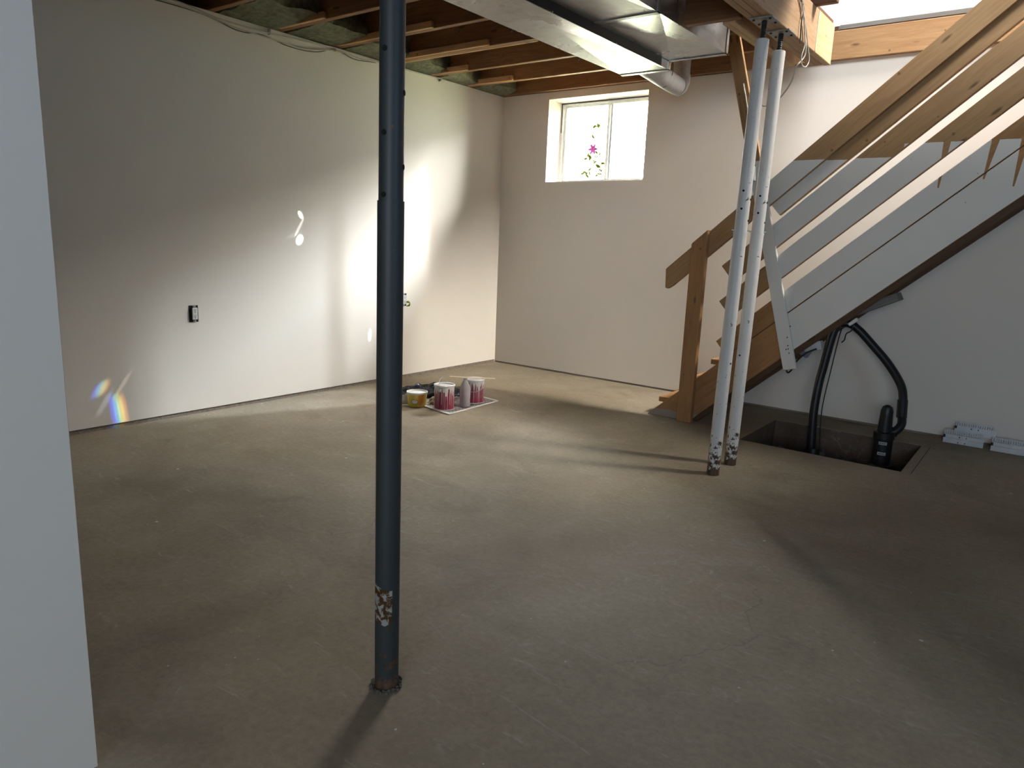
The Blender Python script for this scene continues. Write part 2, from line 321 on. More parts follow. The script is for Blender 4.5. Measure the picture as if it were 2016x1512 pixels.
# ------------------------------------------------------------------ mesh helpers
def T(*v): return Matrix.Translation(Vector(v))
def link(name, bm, mat, parent=None, MW=None, smooth=False):
    me = bpy.data.meshes.new(name); bmesh.ops.recalc_face_normals(bm, faces=bm.faces); bm.to_mesh(me); bm.free()
    if smooth:
        for p in me.polygons: p.use_smooth = True
        me.set_sharp_from_angle(angle=math.radians(32))
    if mat is not None: me.materials.append(mat)
    return link_mesh(name, me, parent, MW)
WM = {}
def link_mesh(name, me, parent=None, MW=None):
    o = bpy.data.objects.new(name, me); COL.objects.link(o); MW = MW or Matrix()
    WM[o.name] = MW.copy()
    if parent is not None:
        o.parent = parent; o.matrix_basis = WM[parent.name].inverted() @ MW
    else: o.matrix_basis = MW
    return o
def thing(name, label, cat, loc=(0, 0, 0), group=None):
    o = bpy.data.objects.new(name, None); COL.objects.link(o); o.empty_display_size = 0.1
    o.matrix_basis = T(*loc); WM[o.name] = T(*loc)
    tag(o, label, cat, group); return o
def tag(o, label, cat, group=None):
    o['label'] = label; o['category'] = cat
    if group: o['group'] = group
    return o
def struct(o): o['kind'] = 'structure'; return o
def bx(bm, x0, x1, y0, y1, z0, z1):
    v = [bm.verts.new(c) for c in ((x0, y0, z0), (x1, y0, z0), (x1, y1, z0), (x0, y1, z0), (x0, y0, z1), (x1, y0, z1), (x1, y1, z1), (x0, y1, z1))]
    for f in ((0, 3, 2, 1), (4, 5, 6, 7), (0, 1, 5, 4), (1, 2, 6, 5), (2, 3, 7, 6), (3, 0, 4, 7)): bm.faces.new([v[i] for i in f])
def box_bm(*a):
    bm = bmesh.new(); bx(bm, *a); return bm
def bev(bm, w=0.002, seg=1):
    bmesh.ops.bevel(bm, geom=list(bm.edges), offset=w, segments=seg, affect='EDGES', clamp_overlap=True); return bm
def boxpart(name, mat, parent, x0, x1, y0, y1, z0, z1, bevel=0.002):
    cx, cy, cz = (x0+x1)/2, (y0+y1)/2, (z0+z1)/2; a, b_, c = (x1-x0)/2, (y1-y0)/2, (z1-z0)/2
    bm = box_bm(-a, a, -b_, b_, -c, c)
    if bevel: bev(bm, bevel)
    return link(name, bm, mat, parent, T(cx, cy, cz))
def frame_x(d, up=Vector((0, 0, 1))):
    x = Vector(d).normalized(); y = up.cross(x)
    if y.length < 1e-4: y = Vector((0, 1, 0)).cross(x)
    y.normalize(); z = x.cross(y)
    return Matrix((x, y, z)).transposed().to_4x4()
def board(name, mat, parent, p0, p1, w, th, bevel=0.003, up=(0, 0, 1)):
    """board with its length along local X, thickness along Y, width along Z"""
    p0, p1 = Vector(p0), Vector(p1); ln = (p1-p0).length
    bm = box_bm(-ln/2, ln/2, -th/2, th/2, -w/2, w/2)
    if bevel: bev(bm, bevel)
    return link(name, bm, mat, parent, T(*((p0+p1)/2)) @ frame_x(p1-p0, Vector(up)))
def prism_xz(poly, y0, y1):
    bm = bmesh.new()
    a = [bm.verts.new((x, y0, z)) for x, z in poly]; b_ = [bm.verts.new((x, y1, z)) for x, z in poly]
    bm.faces.new(a); bm.faces.new(b_[::-1]); n = len(poly)
    for i in range(n): bm.faces.new((a[i], a[(i+1) % n], b_[(i+1) % n], b_[i]))
    return bm
def lathe(prof, seg=32, bm=None, cap=True):
    bm = bm or bmesh.new(); rings = []
    for r, z in prof:
        rings.append([bm.verts.new((max(r, 1e-4)*math.cos(2*math.pi*i/seg), max(r, 1e-4)*math.sin(2*math.pi*i/seg), z)) for i in range(seg)])
    for a, b_ in zip(rings, rings[1:]):
        for i in range(seg): bm.faces.new((a[i], a[(i+1) % seg], b_[(i+1) % seg], b_[i]))
    if cap: bm.faces.new(rings[0][::-1]); bm.faces.new(rings[-1])
    return bm
def smooth_path(pts, n=8):
    P = [Vector(p) for p in pts]
    if len(P) < 3: return P
    P = [2*P[0]-P[1]] + P + [2*P[-1]-P[-2]]; out = []
    for i in range(1, len(P)-2):
        p0, p1, p2, p3 = P[i-1:i+3]
        for k in range(n):
            s = k/n
            out.append(0.5*((2*p1)+(p2-p0)*s+(2*p0-5*p1+4*p2-p3)*s*s+(3*p1-p0-3*p2+p3)*s**3))
    out.append(P[-2]); return out
def tube(pts, r, seg=10, bm=None, cap=True):
    bm = bm or bmesh.new(); rings = []; ref = None
    for i, p in enumerate(pts):
        d = (pts[min(i+1, len(pts)-1)] - pts[max(i-1, 0)]).normalized()
        if ref is None: ref = Vector((0, 0, 1)) if abs(d.z) < 0.9 else Vector((1, 0, 0))
        x = ref - d*ref.dot(d); x.normalize(); y = d.cross(x); ref = x
        rr = r[i] if isinstance(r, (list, tuple)) else r
        rings.append([bm.verts.new(p + (x*math.cos(2*math.pi*k/seg)+y*math.sin(2*math.pi*k/seg))*rr) for k in range(seg)])
    for a, b_ in zip(rings, rings[1:]):
        for k in range(seg): bm.faces.new((a[k], a[(k+1) % seg], b_[(k+1) % seg], b_[k]))
    if cap: bm.faces.new(rings[0][::-1]); bm.faces.new(rings[-1])
    return bm
def cyl_between(p0, p1, r, seg=16): return tube([Vector(p0), Vector(p1)], r, seg)

# ------------------------------------------------------------------ the shell
H = 2.44
PX0, PX1, PY0, PY1 = 2.82, 3.735, -1.06, -0.335          # sump pit opening
bm = bmesh.new()
for a in ((-0.2, PX0, -9, 0.25), (PX1, 7.2, -9, 0.25), (PX0, PX1, -9, PY0), (PX0, PX1, PY1, 0.25)): bx(bm, a[0], a[1], a[2], a[3], -0.1, 0)
struct(link('floor', bm, M_FLOOR))
struct(link('wall_left', box_bm(-0.2, 0, -9, 0.25, 0.026, H), M_WALL))
WX0, WX1, WZ0, WZ1 = 0.505, 1.462, 1.688, 2.380
bm = bmesh.new()
bx(bm, 0.0, WX0, 0, 0.25, 0.015, H); bx(bm, WX1, 7.2, 0, 0.25, 0.015, H); bx(bm, WX0, WX1, 0, 0.25, 0.015, WZ0); bx(bm, WX0, WX1, 0, 0.25, WZ1, H)
struct(link('wall_back', bm, M_WALLB))
struct(link('baseboard_left', box_bm(-0.19, -0.006, -9, 0, 0, 0.0265), M_SILL))
struct(link('baseboard_back', box_bm(0, 7, 0.005, 0.2, 0, 0.0155), M_SILL))
struct(link('wall_right', box_bm(7.0, 7.2, -9, 0, 0, 5.1), M_PIT2))
struct(link('wall_front', box_bm(-0.2, 7.2, -9.2, -9, 0, 5.1), M_PIT2))
struct(link('wall_partition', bev(box_bm(2.64, 2.755, -8.99, -4.83, 0, 2.438), 0.0012), M_WALL))
# upstairs
struct(link('wall_upper_back', box_bm(-0.2, 7.2, 0.0, 0.25, 2.66, 5.1), M_WALLU))
struct(link('wall_rim_back', box_bm(-0.2, 7.2, 0.002, 0.25, H, 2.66), M_DARKW))
struct(link('sky_block_wall', box_bm(-14, 14, 7.0, 7.3, 1.3, 4.5), M_WALLU))  # added across the yard to block light from the low sky
struct(link('wall_upper_left', box_bm(1.3, 1.4, -9, 0, 2.72, 5.1), M_WALLU))
struct(link('ceiling_upper', box_bm(1.3, 7.2, -9.2, 0.25, 5.1, 5.2), M_WALLU))
# floor deck seen from below, open over the stairs
OX, OX1, OY = 3.045, 4.80, -1.45
bm = bmesh.new()
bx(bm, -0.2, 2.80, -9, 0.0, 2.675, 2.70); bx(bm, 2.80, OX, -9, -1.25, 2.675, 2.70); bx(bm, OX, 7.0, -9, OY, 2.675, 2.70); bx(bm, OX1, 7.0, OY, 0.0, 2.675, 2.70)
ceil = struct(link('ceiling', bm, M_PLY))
struct(link('trim_1', bev(box_bm(OX-0.2, 6.9, -0.03, -0.001, 2.622, 2.658), 0.008, 2), M_GREYW))
rim = link('rim_board', box_bm(-0.2, -0.15, -9, 0.0, H, 2.675), M_DARKW, ceil)
head = board('stair_header', M_HEAD, ceil, (2.2, -0.018, 2.531), (6.9, -0.018, 2.531), 0.182, 0.034)

# joists
JY = [-0.030, -0.485, -0.930, -1.405, -1.895, -2.365, -2.84, -3.31, -3.78, -4.25, -4.72, -5.19, -5.66, -6.13, -6.6]
JO = []
for k, y in enumerate(JY):
    x1 = 3.045 if y < -0.95 else 2.80
    if k == 0: x1 = 2.19
    if y < OY: x1 = 6.98
    xa = 0.02 if k else 0.0
    JO.append(board('joist', M_JOIST, ceil, (-0.14, y, (H+2.675)/2+0.001), (x1, y, (H+2.675)/2+0.001), 0.233, 0.042))
board('joist_tail', M_DARKW, ceil, (2.55, -1.235, 2.53), (3.15, -1.235, 2.53), 0.19, 0.04)
# doubled nailer strips under the wall ends of some joists
for k, x0, x1, dy in ((1, 0.02, 0.50, -0.035), (2, 0.02, 0.40, -0.035), (3, 0.02, 1.00, -0.04), (3, 0.02, 1.35, 0.036), (4, 0.05, 0.95, -0.036), (5, 0.05, 0.5, -0.036)):
    yy = JY[k] + dy
    o = board('nailer_strip', M_HEAD, JO[k], (x0, yy, H+0.021), (x1, yy, H+0.021), 0.04, 0.026)

# insulation tucked in the bays over the long wall
def batt(y0, y1, depth, label):
    bm = bmesh.new(); n = 9; rng = random.Random(y0)
    bx(bm, -0.13, depth, y0, y1, H+0.004, 2.66)
    bmesh.ops.subdivide_edges(bm, edges=list(bm.edges), cuts=n, use_grid_fill=True)
    c = Vector((depth*0.5, (y0+y1)/2, 2.55))
    for v in bm.verts:
        q = noise.noise_vector(v.co*9 + Vector((y0*7, 0, 0)))
        v.co.x += q.x*0.035 + (0.05*noise.noise(v.co*4))*(v.co.x > 0.05); v.co.y += q.y*0.008*(1 if abs(v.co.y-c.y) < (y1-y0)/2-0.001 else 0)
        if v.co.z > H+0.02 or v.co.x > 0.03: v.co.z += q.z*0.018
        if v.co.x > depth*0.6: v.co.z += 0.05*(v.co.x-depth*0.6)/max(depth*0.4, 0.01)*0.5
        v.co.z = min(max(v.co.z, H+0.003), 2.668)
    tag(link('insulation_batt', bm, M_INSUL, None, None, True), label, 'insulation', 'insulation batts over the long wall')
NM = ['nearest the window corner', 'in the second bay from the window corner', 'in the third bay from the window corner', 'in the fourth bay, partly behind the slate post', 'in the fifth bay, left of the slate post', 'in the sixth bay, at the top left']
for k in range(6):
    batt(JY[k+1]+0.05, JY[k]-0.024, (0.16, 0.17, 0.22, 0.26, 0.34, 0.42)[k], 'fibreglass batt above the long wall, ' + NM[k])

# ------------------------------------------------------------------ window
win = thing('window_1', 'white vinyl sliding basement window set deep in the back wall', 'window', ((WX0+WX1)/2, 0.235, WZ0)); del win['category']; struct(win)
bm = bmesh.new(); fy0, fy1, fw = 0.205, 0.262, 0.020
bx(bm, WX0, WX0+fw, fy0, fy1, WZ0, WZ1); bx(bm, WX1-fw, WX1, fy0, fy1, WZ0, WZ1); bx(bm, WX0+fw, WX1-fw, fy0, fy1, WZ0, WZ0+fw); bx(bm, WX0+fw, WX1-fw, fy0, fy1, WZ1-fw, WZ1)
link('window_frame', bm, M_VINYL, win)
bm = bmesh.new(); bx(bm, WX0, WX1, fy0-0.004, fy0, WZ1-0.010, WZ1-0.001); bx(bm, WX0+0.001, WX0+0.007, fy0-0.004, fy0, WZ1-0.25, WZ1-0.01)
link('gasket', bm, M_INK, win)
mx = (WX0+WX1)/2 + 0.012
for nm, a, b_, y in (('sash', WX0+fw, mx+0.018, 0.245), ('sash', mx-0.018, WX1-fw, 0.222)):
    s = 0.018; bm = bmesh.new(); z0, z1 = WZ0+fw, WZ1-fw
    bx(bm, a, a+s, y-0.012, y+0.012, z0, z1); bx(bm, b_-s, b_, y-0.012, y+0.012, z0, z1); bx(bm, a+s, b_-s, y-0.012, y+0.012, z0, z0+s); bx(bm, a+s, b_-s, y-0.012, y+0.012, z1-s, z1)
    so = link(nm, bm, M_VINYL, win)
    link('pane', box_bm(a+s, b_-s, y-0.002, y+0.002, z0+s, z1-s), M_GLASS, so)
# unseen frames added around the two fill lamps behind and beside the camera
def lamp_frame(name, label, c, w, h, axis):
    o = thing(name, label, 'window', c); del o['category']; struct(o)
    bm = bmesh.new(); f = 0.05
    for (a0, a1, z0, z1) in ((-w/2-f, -w/2, -h/2-f, h/2+f), (w/2, w/2+f, -h/2-f, h/2+f), (-w/2, w/2, -h/2-f, -h/2), (-w/2, w/2, h/2, h/2+f)):
        if axis == 'y': bx(bm, c[0]+a0, c[0]+a1, c[1]-0.03, c[1]+0.03, c[2]+z0, c[2]+z1)
        else: bx(bm, c[0]-0.03, c[0]+0.03, c[1]+a0, c[1]+a1, c[2]+z0, c[2]+z1)
    link('window_frame', bm, M_VINYL, o)
lamp_frame('far_lamp_frame', 'wide white frame added around the far fill lamp', (5.5, -8.965, 1.6), 2.4, 1.3, 'y')
lamp_frame('side_lamp_frame', 'white frame added around the side fill lamp', (6.965, -4.4, 1.75), 1.6, 0.9, 'x')
# outside: yard and a flowering bush
struct(link('yard_ground', box_bm(-6, 8, 0.26, 14, 1.30, 1.45), M_YARD))
bush = thing('flowering_bush', 'sunlit leafy bush with a pink flower outside the basement window', 'bush', (0.55, 0.95, 1.45))
rg = random.Random(3); stems = bmesh.new(); leaves = bmesh.new(); ft = None
def leaf(bm, c, s, d, nrm):
    d = d.normalized(); w = d.cross(nrm).normalized()
    vs = [bm.verts.new(c + d*s*a + w*s*b_ + nrm*s*cc) for a, b_, cc in ((0, 0, 0), (0.35, 0.26, 0.06), (0.75, 0.2, 0.03), (1.05, 0, -0.06), (0.75, -0.2, 0.03), (0.35, -0.26, 0.06))]
    bm.faces.new((vs[0], vs[1], vs[2], vs[3])); bm.faces.new((vs[0], vs[3], vs[4], vs[5]))
ST = [((0.60, 0.95, 1.45), (0.56, 0.95, 1.75), (0.53, 0.97, 1.98), (0.57, 0.98, 2.2)),
      ((0.62, 0.93, 1.45), (0.64, 0.93, 1.72), (0.58, 0.93, 1.95), (0.55, 0.92, 2.06)),
      ((0.62, 0.98, 1.45), (0.66, 0.99, 1.7), (0.63, 1.0, 1.88), (0.66, 1.0, 2.32)),
      ((0.58, 0.97, 1.45), (0.50, 0.98, 1.7), (0.47, 1.0, 1.85))]
for st in ST:
    pts = [p + Vector((-0.12, 0, 0)) for p in smooth_path(st, 8)]; tube(pts, 0.0025, 6, stems)
for (lx, lz, n_) in ((0.444, 2.268, 5), (0.40, 2.30, 2), (0.37, 2.20, 2), (0.355, 2.12, 2), (0.35, 2.02, 4), (0.39, 2.0, 4), (0.43, 1.98, 3), (0.46, 1.95, 4), (0.49, 1.91, 4), (0.50, 1.855, 4), (0.34, 1.86, 6), (0.385, 1.87, 2), (0.47, 2.05, 2)):
    for _ in range(n_):
        a = rg.uniform(0, 6.28); d = Vector((math.cos(a), rg.uniform(-.3, .3), math.sin(a)))
        leaf(leaves, Vector((lx+rg.uniform(-.02, .02), 0.94+rg.uniform(-.03, .03), lz+rg.uniform(-.02, .02))), rg.uniform(0.03, 0.055), d, Vector((rg.uniform(-.3, .3), -1, rg.uniform(-.3, .3))).normalized())
link('stems', stems, M_LEAF, bush)
lo = link('foliage', leaves, M_LEAF, bush); lo['kind'] = 'stuff'
bm = bmesh.new(); fc = Vector((0.432, 0.90, 2.075))
for r_, n_, s in ((0, 6, 0.060), (0.4, 5, 0.04)):
    for i in range(n_):
        a = 2*math.pi*i/n_ + r_; leaf(bm, fc, s, Vector((math.cos(a), -0.25-r_, math.sin(a))), Vector((0, -1, 0.2)))
link('flower', bm, M_PETAL, bush)

# ------------------------------------------------------------------ steel posts
def lean_frame(base, top):
    d = Vector(top)-Vector(base); z = d.normalized(); y = Vector((0, 1, 0)); x = y.cross(z).normalized(); y = z.cross(x)
    return T(*base) @ Matrix((x, y, z)).transposed().to_4x4(), d.length
def hole_disc(name, parent, MW, r, z, ang, R=0.006, mat=None):
    d = Vector((math.cos(ang), math.sin(ang), 0)); bm = bmesh.new()
    tube([d*(r-0.004)+Vector((0, 0, z)), d*(r+0.0012)+Vector((0, 0, z))], R, 14, bm)
    return link(name, bm, mat or M_HOLE, parent, MW)
# slate post near the camera
gb = (3.016, -4.218, 0.0); gt = (3.029, -4.218, 2.44)
MW, ln = lean_frame(gb, gt)
gp = thing('support_post', 'dark slate steel jack post standing close by, full height in the middle', 'post', gb)
ca = math.atan2(-5.4+4.218, 4.28-3.016)   # towards the camera
link('outer_tube', lathe([(0.0313, -0.0), (0.0313, 1.249), (0.0275, 1.249)], 40, None, False), M_POSTG, gp, MW, True)
link('inner_tube', lathe([(0.0287, 1.22), (0.0287, ln-0.012)], 40), M_POSTG, gp, MW, True)
link('top_plate', box_bm(-0.06, 0.06, -0.06, 0.06, ln-0.012, ln-0.001), M_BLACK, gp, MW)
for z, a, R in ((1.572, -0.62, .0062), (1.397, -0.62, .0062), (1.262, -0.62, .0062), (1.485, 1.25, .0062), (1.325, 1.25, .0062)):
    hole_disc('pin_hole', gp, MW, 0.0287, z, ca+a, R)
bm = bmesh.new(); n = 12; g = []
for i in range(n+1):
    a = ca - 1.35 + 1.75*i/n; col = []
    for j, z in enumerate((0.204 - 0.002*i + (0.012 if i < 2 else 0) + (0.02*(i-8)/4 if i > 8 else 0), 0.235, 0.27, 0.300 - 0.0011*i + random.uniform(-.002, .002))):
        col.append(bm.verts.new((0.0319*math.cos(a), 0.0319*math.sin(a), z)))
    g.append(col)
for i in range(n):
    for j in range(3): bm.faces.new((g[i][j], g[i+1][j], g[i+1][j+1], g[i][j+1]))
bmesh.ops.solidify(bm, geom=list(bm.faces), thickness=0.0006)
link('torn_sticker', bm, M_STICKER, gp, MW)
# crumbly grout round its foot
bm = bmesh.new()
for i in range(46):
    a = random.uniform(0, 6.28); r = random.uniform(0.031, 0.042); s = random.uniform(0.003, 0.0075)
    b2 = bmesh.ops.create_icosphere(bm, subdivisions=1, radius=s, matrix=T(gb[0]+r*math.cos(a), gb[1]+r*math.sin(a), s*0.5))
    for v in b2['verts']: v.co += Vector((random.uniform(-.3, .3), random.uniform(-.3, .3), random.uniform(-.2, .2)))*s
cr = link('crumbled_grout', bm, plain('grout_rubble', (0.10, 0.085, 0.07), 0.9, 0, 0.4), gp); cr['kind'] = 'stuff'

def white_post(bx_, by_, label):
    base = (bx_, by_, 0.0); top = (bx_+0.033, by_, 2.224)
    MW, ln = lean_frame(base, top)
    o = thing('support_post', label, 'post', base, 'white jack posts under the beam')
    R = 0.0325
    link('outer_tube', lathe([(R, 0), (R, 1.255), (R-0.003, 1.256)], 36, None, False), M_POSTW, o, MW, True)
    link('inner_tube', lathe([(R-0.0015, 1.2), (R-0.0015, 2.135), (R-0.008, 2.138)], 36), M_POSTW, o, MW, True)
    link('collar', lathe([(R, 1.246), (R+0.0014, 1.246), (R+0.0014, 1.257), (R, 1.257)], 36, None, False), M_POSTW, o, MW, True)
    a = math.atan2(-5.4-by_, 4.28-bx_)
    d = Vector((math.cos(a+1.57), math.sin(a+1.57), 0))
    link('adjusting_pin', tube([d*-0.042+Vector((0, 0, 1.263)), d*0.042+Vector((0, 0, 1.263))], 0.0042, 10), M_STEEL, o, MW)
    for z in (1.45, 1.365): hole_disc('pin_hole', o, MW, R-0.0015, z - (0 if by_ < -1.7 else 0.008), a-0.25, 0.0055)
    for z in (1.41, 1.31): hole_disc('pin_hole', o, MW, R-0.0015, z, a+1.25, 0.0055)
    hole_disc('rust_nick', o, MW, R, 0.60 if by_ < -1.7 else 0.615, a + (0.9 if by_ < -1.7 else -0.5), 0.005, M_BLACK)
    link('jack_screw', lathe([(0.0135, 2.12)] + [(0.0135 if i % 2 else 0.0118, 2.125+0.0045*i) for i in range(21)] + [(0.0135, ln-0.006)], 18), M_BLACK, o, MW)
    pl = link('head_plate', bev(box_bm(-0.055, 0.055, -0.055, 0.055, ln-0.008, ln-0.001), 0.001), M_PLATE, o, MW)
    for sx in (-1, 1):
        for sy in (-1, 1):
            link('bolt', lathe([(0.006, ln-0.014), (0.006, ln-0.0075)], 6), M_BLACK, pl, MW @ T(sx*0.038, sy*0.038, 0))
    return o
white_post(2.968, -1.854, 'white steel jack post in front of the stairs, nearer one with the lower foot')
white_post(2.970, -1.613, 'white steel jack post in front of the stairs, farther one on the right')

# ------------------------------------------------------------------ built-up beams
bmn = thing('support_beam', 'built-up wooden beam resting on the two white posts', 'beam', (2.985, -3.4, 2.224))
for i in range(3):
    x = 2.931 + 0.0185 + 0.037*i
    board('ply', M_BEAM, bmn, (x, -6.5, 2.331), (x, -1.16 if i == 2 else -0.86, 2.331), 0.213, 0.0362)
board('end_ply', M_BEAML, bmn, (3.0235, -1.158, 2.3315), (3.0235, -0.838, 2.3315), 0.213, 0.0375)
link('seam_strip', box_bm(3.0415, 3.0435, -1.166, -1.152, 2.232, 2.43), M_STICK, bmn)
b2 = thing('short_beam', 'short pale doubled beam hung beside the main beam above the posts', 'beam', (2.83, -1.4, 2.224))
for i in range(2):
    board('ply', M_BEAML, b2, (2.8155+0.032*i, -1.86, 2.331), (2.8155+0.032*i, -0.90, 2.331), 0.213, 0.0308)
board('hanger_block', M_JOIST, b2, (2.62, -1.885, 2.30), (2.90, -1.885, 2.30), 0.13, 0.04)

# ------------------------------------------------------------------ ducts
def panel_duct(name, label, x0, x1, z0, z1, ys, group=None):
    """rectangular duct along y made of sections, each with cross-broken sides and a drive cleat at its ends"""
    o = thing(name, label, 'duct', ((x0+x1)/2, ys[0], z0), group)
    for k, (ya, yb) in enumerate(zip(ys, ys[1:])):
        bm = bmesh.new(); c = [(x0, z0), (x1, z0), (x1, z1), (x0, z1)]
        A = [bm.verts.new((x, ya, z)) for x, z in c]; B = [bm.verts.new((x, yb, z)) for x, z in c]
        for i in range(4):
            j = (i+1) % 4; q = [A[i], A[j], B[j], B[i]]
            ctr = sum((v.co for v in q), Vector())/4; d = 0.02 if i == 0 else 0.008
            ctr += Vector(((0, 0, -1), (1, 0, 0), (0, 0, 1), (-1, 0, 0))[i])*(-d)
            cv = bm.verts.new(ctr)
            for a in range(4): bm.faces.new((q[a], q[(a+1) % 4], cv))
        if k == len(ys)-2: bm.faces.new(B)
        s = link('duct_section', bm, M_GALV, o)
        bm = bmesh.new(); e = 0.004
        for (xa, xb, za, zb) in ((x0-e, x1+e, z0-e, z0+0.001), (x1-0.001, x1+e, z0-e, z1), (x0-e, x0+0.001, z0-e, z1)):
            bx(bm, xa, xb, yb-0.028, yb+0.002, za, zb)
        link('drive_cleat', bm, M_STEEL if k < len(ys)-2 else M_GALV, s)
    return o
ld = panel_duct('supply_duct', 'long galvanized duct on the left, hung lower and ending in a round pipe', 1.92, 2.236, 2.20, 2.437, [-6.6, -5.26, -3.26, -1.24])
rd = panel_duct('return_duct', 'wider galvanized duct tight under the joists beside the beam', 2.240, 2.585, 2.248, 2.437, [-6.6, -4.6, -3.35, -2.10, -1.245])
link('side_strip', box_bm(2.2362, 2.2390, -6.5, -1.36, 2.2015, 2.2475), M_BLACK, ld)  # thin black strip along the lower right side of the duct
# sheet metal screws and clips
for (x, y) in ((2.237, -2.52), (2.237, -1.93)):
    link('wire_clip', tube(smooth_path([(x+0.001, y-0.012, 2.208), (x+0.02, y-0.006, 2.196), (x+0.022, y+0.008, 2.196), (x+0.002, y+0.01, 2.206)], 5), 0.0022, 6), M_BLACK, ld)
for y in (-2.35, -1.72):
    link('wire_clip', tube(smooth_path([(1.918, y-0.012, 2.21), (1.90, y-0.006, 2.197), (1.90, y+0.01, 2.197), (1.919, y+0.014, 2.21)], 5), 0.0022, 6), M_BLACK, ld)
# crimped take-off collars on the left side of the duct, feeding the joist bays
for y, r in ((-2.13, 0.085), (-1.66, 0.05), (-1.42, 0.06)):
    bm = bmesh.new(); rings = []
    for k, (xx, rr, z) in enumerate(((1.922, 1.15, 2.32), (1.90, 1.12, 2.32), (1.885, 1.0, 2.325), (1.77, 1.0, 2.34), (1.70, 1.0, 2.365), (1.65, 1.0, 2.41), (1.63, 1.0, 2.47))):
        ring = []
        for i in range(28):
            a = 2*math.pi*i/28; cr_ = (1 + 0.05*(i % 2)) if k in (0, 1) else 1
            n_ = Vector((0, math.cos(a), math.sin(a))) if k < 4 else Vector((-0.7*math.sin(a)*(k-3)/3, math.cos(a), math.sin(a)*(1-0.28*(k-3))))
            ring.append(bm.verts.new(Vector((xx, y, z)) + n_*r*rr*cr_*0.9))
        rings.append(ring)
    for a, c in zip(rings, rings[1:]):
        for i in range(28): bm.faces.new((a[i], a[(i+1) % 28], c[(i+1) % 28], c[i]))
    link('takeoff_collar', bm, M_GALV, ld, None, True)
for y0, y1, x in ((-1.52, -1.25, 1.86), (-1.78, -1.70, 1.87)):
    bm = bmesh.new(); n = 10
    top = [bm.verts.new((1.919, y0+(y1-y0)*i/n, 2.215)) for i in range(n+1)]
    low = [bm.verts.new((x + 0.012*math.sin(i*2.1), y0+(y1-y0)*i/n, 2.235+0.006*math.cos(i*1.7))) for i in range(n+1)]
    for i in range(n): bm.faces.new((top[i], top[i+1], low[i+1], low[i]))
    bmesh.ops.solidify(bm, geom=list(bm.faces), thickness=0.0015)
    link('bent_flange', bm, M_GALV, ld)
pp = thing('round_pipe', 'round metal duct pipe turning up by the wall right of the window', 'pipe', (1.96, -0.9, 2.21))
pa = smooth_path([(2.03, -1.235, 2.268), (1.995, -0.95, 2.268), (1.955, -0.60, 2.268), (1.95, -0.52, 2.268)], 4)
link('straight_run', tube(pa, 0.0615, 36), M_GALVP, pp, None, True)
for k in range(4):
    a0, a1 = math.radians(22.5*k), math.radians(22.5*(k+1)); R = 0.085; cy, cz = -0.425-0.09, 2.268+R
    seg = [Vector((1.949-0.004*(k+s), -0.52+R*math.sin(a0+(a1-a0)*s), cz-R*math.cos(a0+(a1-a0)*s))) for s in (-0.05, 0.5, 1.05)]
    link('elbow_gore', tube(seg, [0.0645-0.0004*k, 0.0645, 0.0635], 36), M_GALVP, pp, None, True)
link('riser', tube([Vector((1.932, -0.435, 2.35)), Vector((1.925, -0.42, 2.62))], 0.0605, 36), M_GALVP, pp, None, True)
link('hanger_wire', tube(smooth_path([(2.02, -0.80, 2.44), (2.045, -0.80, 2.30), (1.99, -0.80, 2.205), (1.92, -0.80, 2.27)], 6), 0.002, 6), M_BLACK, pp)

# ------------------------------------------------------------------ staircase
SL = 0.89; CS = math.cos(math.atan(SL))
st = thing('staircase', 'open wooden staircase with board railing, brown below and white painted above, climbing right', 'staircase', (2.3, -0.45, 0))
YF = -0.855; TH = 0.036
def rail_board(name, mat, zc, w, xa, xb, yf=YF, cut='perp'):
    """board following the stair slope; zc = centre height at x = 2.75"""
    zz = lambda x: zc + SL*(x-2.75)
    return board(name, mat, st, (xa, yf+TH/2, zz(xa)), (xb, yf+TH/2, zz(xb)), w, TH)
# hand rail with plumb-cut, blunted lower end
zc = 1.490; w2 = 0.0805
ang = math.atan(SL); R3 = Matrix.Rotation(-ang, 4, 'Y')
def sloped_prism(name, mat, pts, yf, th=TH):
    c = Vector((sum(p[0] for p in pts)/len(pts), yf+th/2, sum(p[1] for p in pts)/len(pts)))
    MW = T(*c) @ R3; inv = MW.inverted(); lp = [inv @ Vector((x, c.y, z)) for x, z in pts]
    bm = prism_xz([(p.x, p.z) for p in lp], -th/2, th/2); bev(bm, 0.003)
    return link(name, bm, mat, st, MW)
zt = lambda x: 1.571+SL*(x-2.75)
zb = lambda x: 1.571-0.161+SL*(x-2.75)
sloped_prism('handrail', M_RAIL, [(2.132, zt(2.132)), (4.6, zt(4.6)), (4.6, zb(4.6)), (2.185, zb(2.185)), (2.155, 0.888), (2.138, 0.895)], YF)
rail_board('rail_board', M_RAIL, 1.386, 0.125, 2.80, 4.6, YF+TH+0.002)
def end_rail(name, mat, zc, w, xe, ze):   # perpendicular lower end whose upper corner is near (xe, ze)
    xa = xe + (w/2)*math.sin(ang); return rail_board(name, mat, zc, w, xa, 4.6)
end_rail('rail_board', M_RAIL, 1.180, 0.127, 2.520, 1.056)
end_rail('rail_board', M_RAIL, 0.950, 0.125, 2.525, 0.844)
end_rail('stringer_board', M_STR, 0.686, 0.122, 2.530, 0.57)
zj = lambda x: 0.594+0.893*(x-2.75); zk = lambda x: 0.324+0.893*(x-2.75)
sloped_prism('stringer_board', M_STR, [(2.75-0.600/0.893, 0.0), (4.6, zj(4.6)), (4.6, zk(4.6)), (2.75-0.324/0.893, 0.0)], YF)
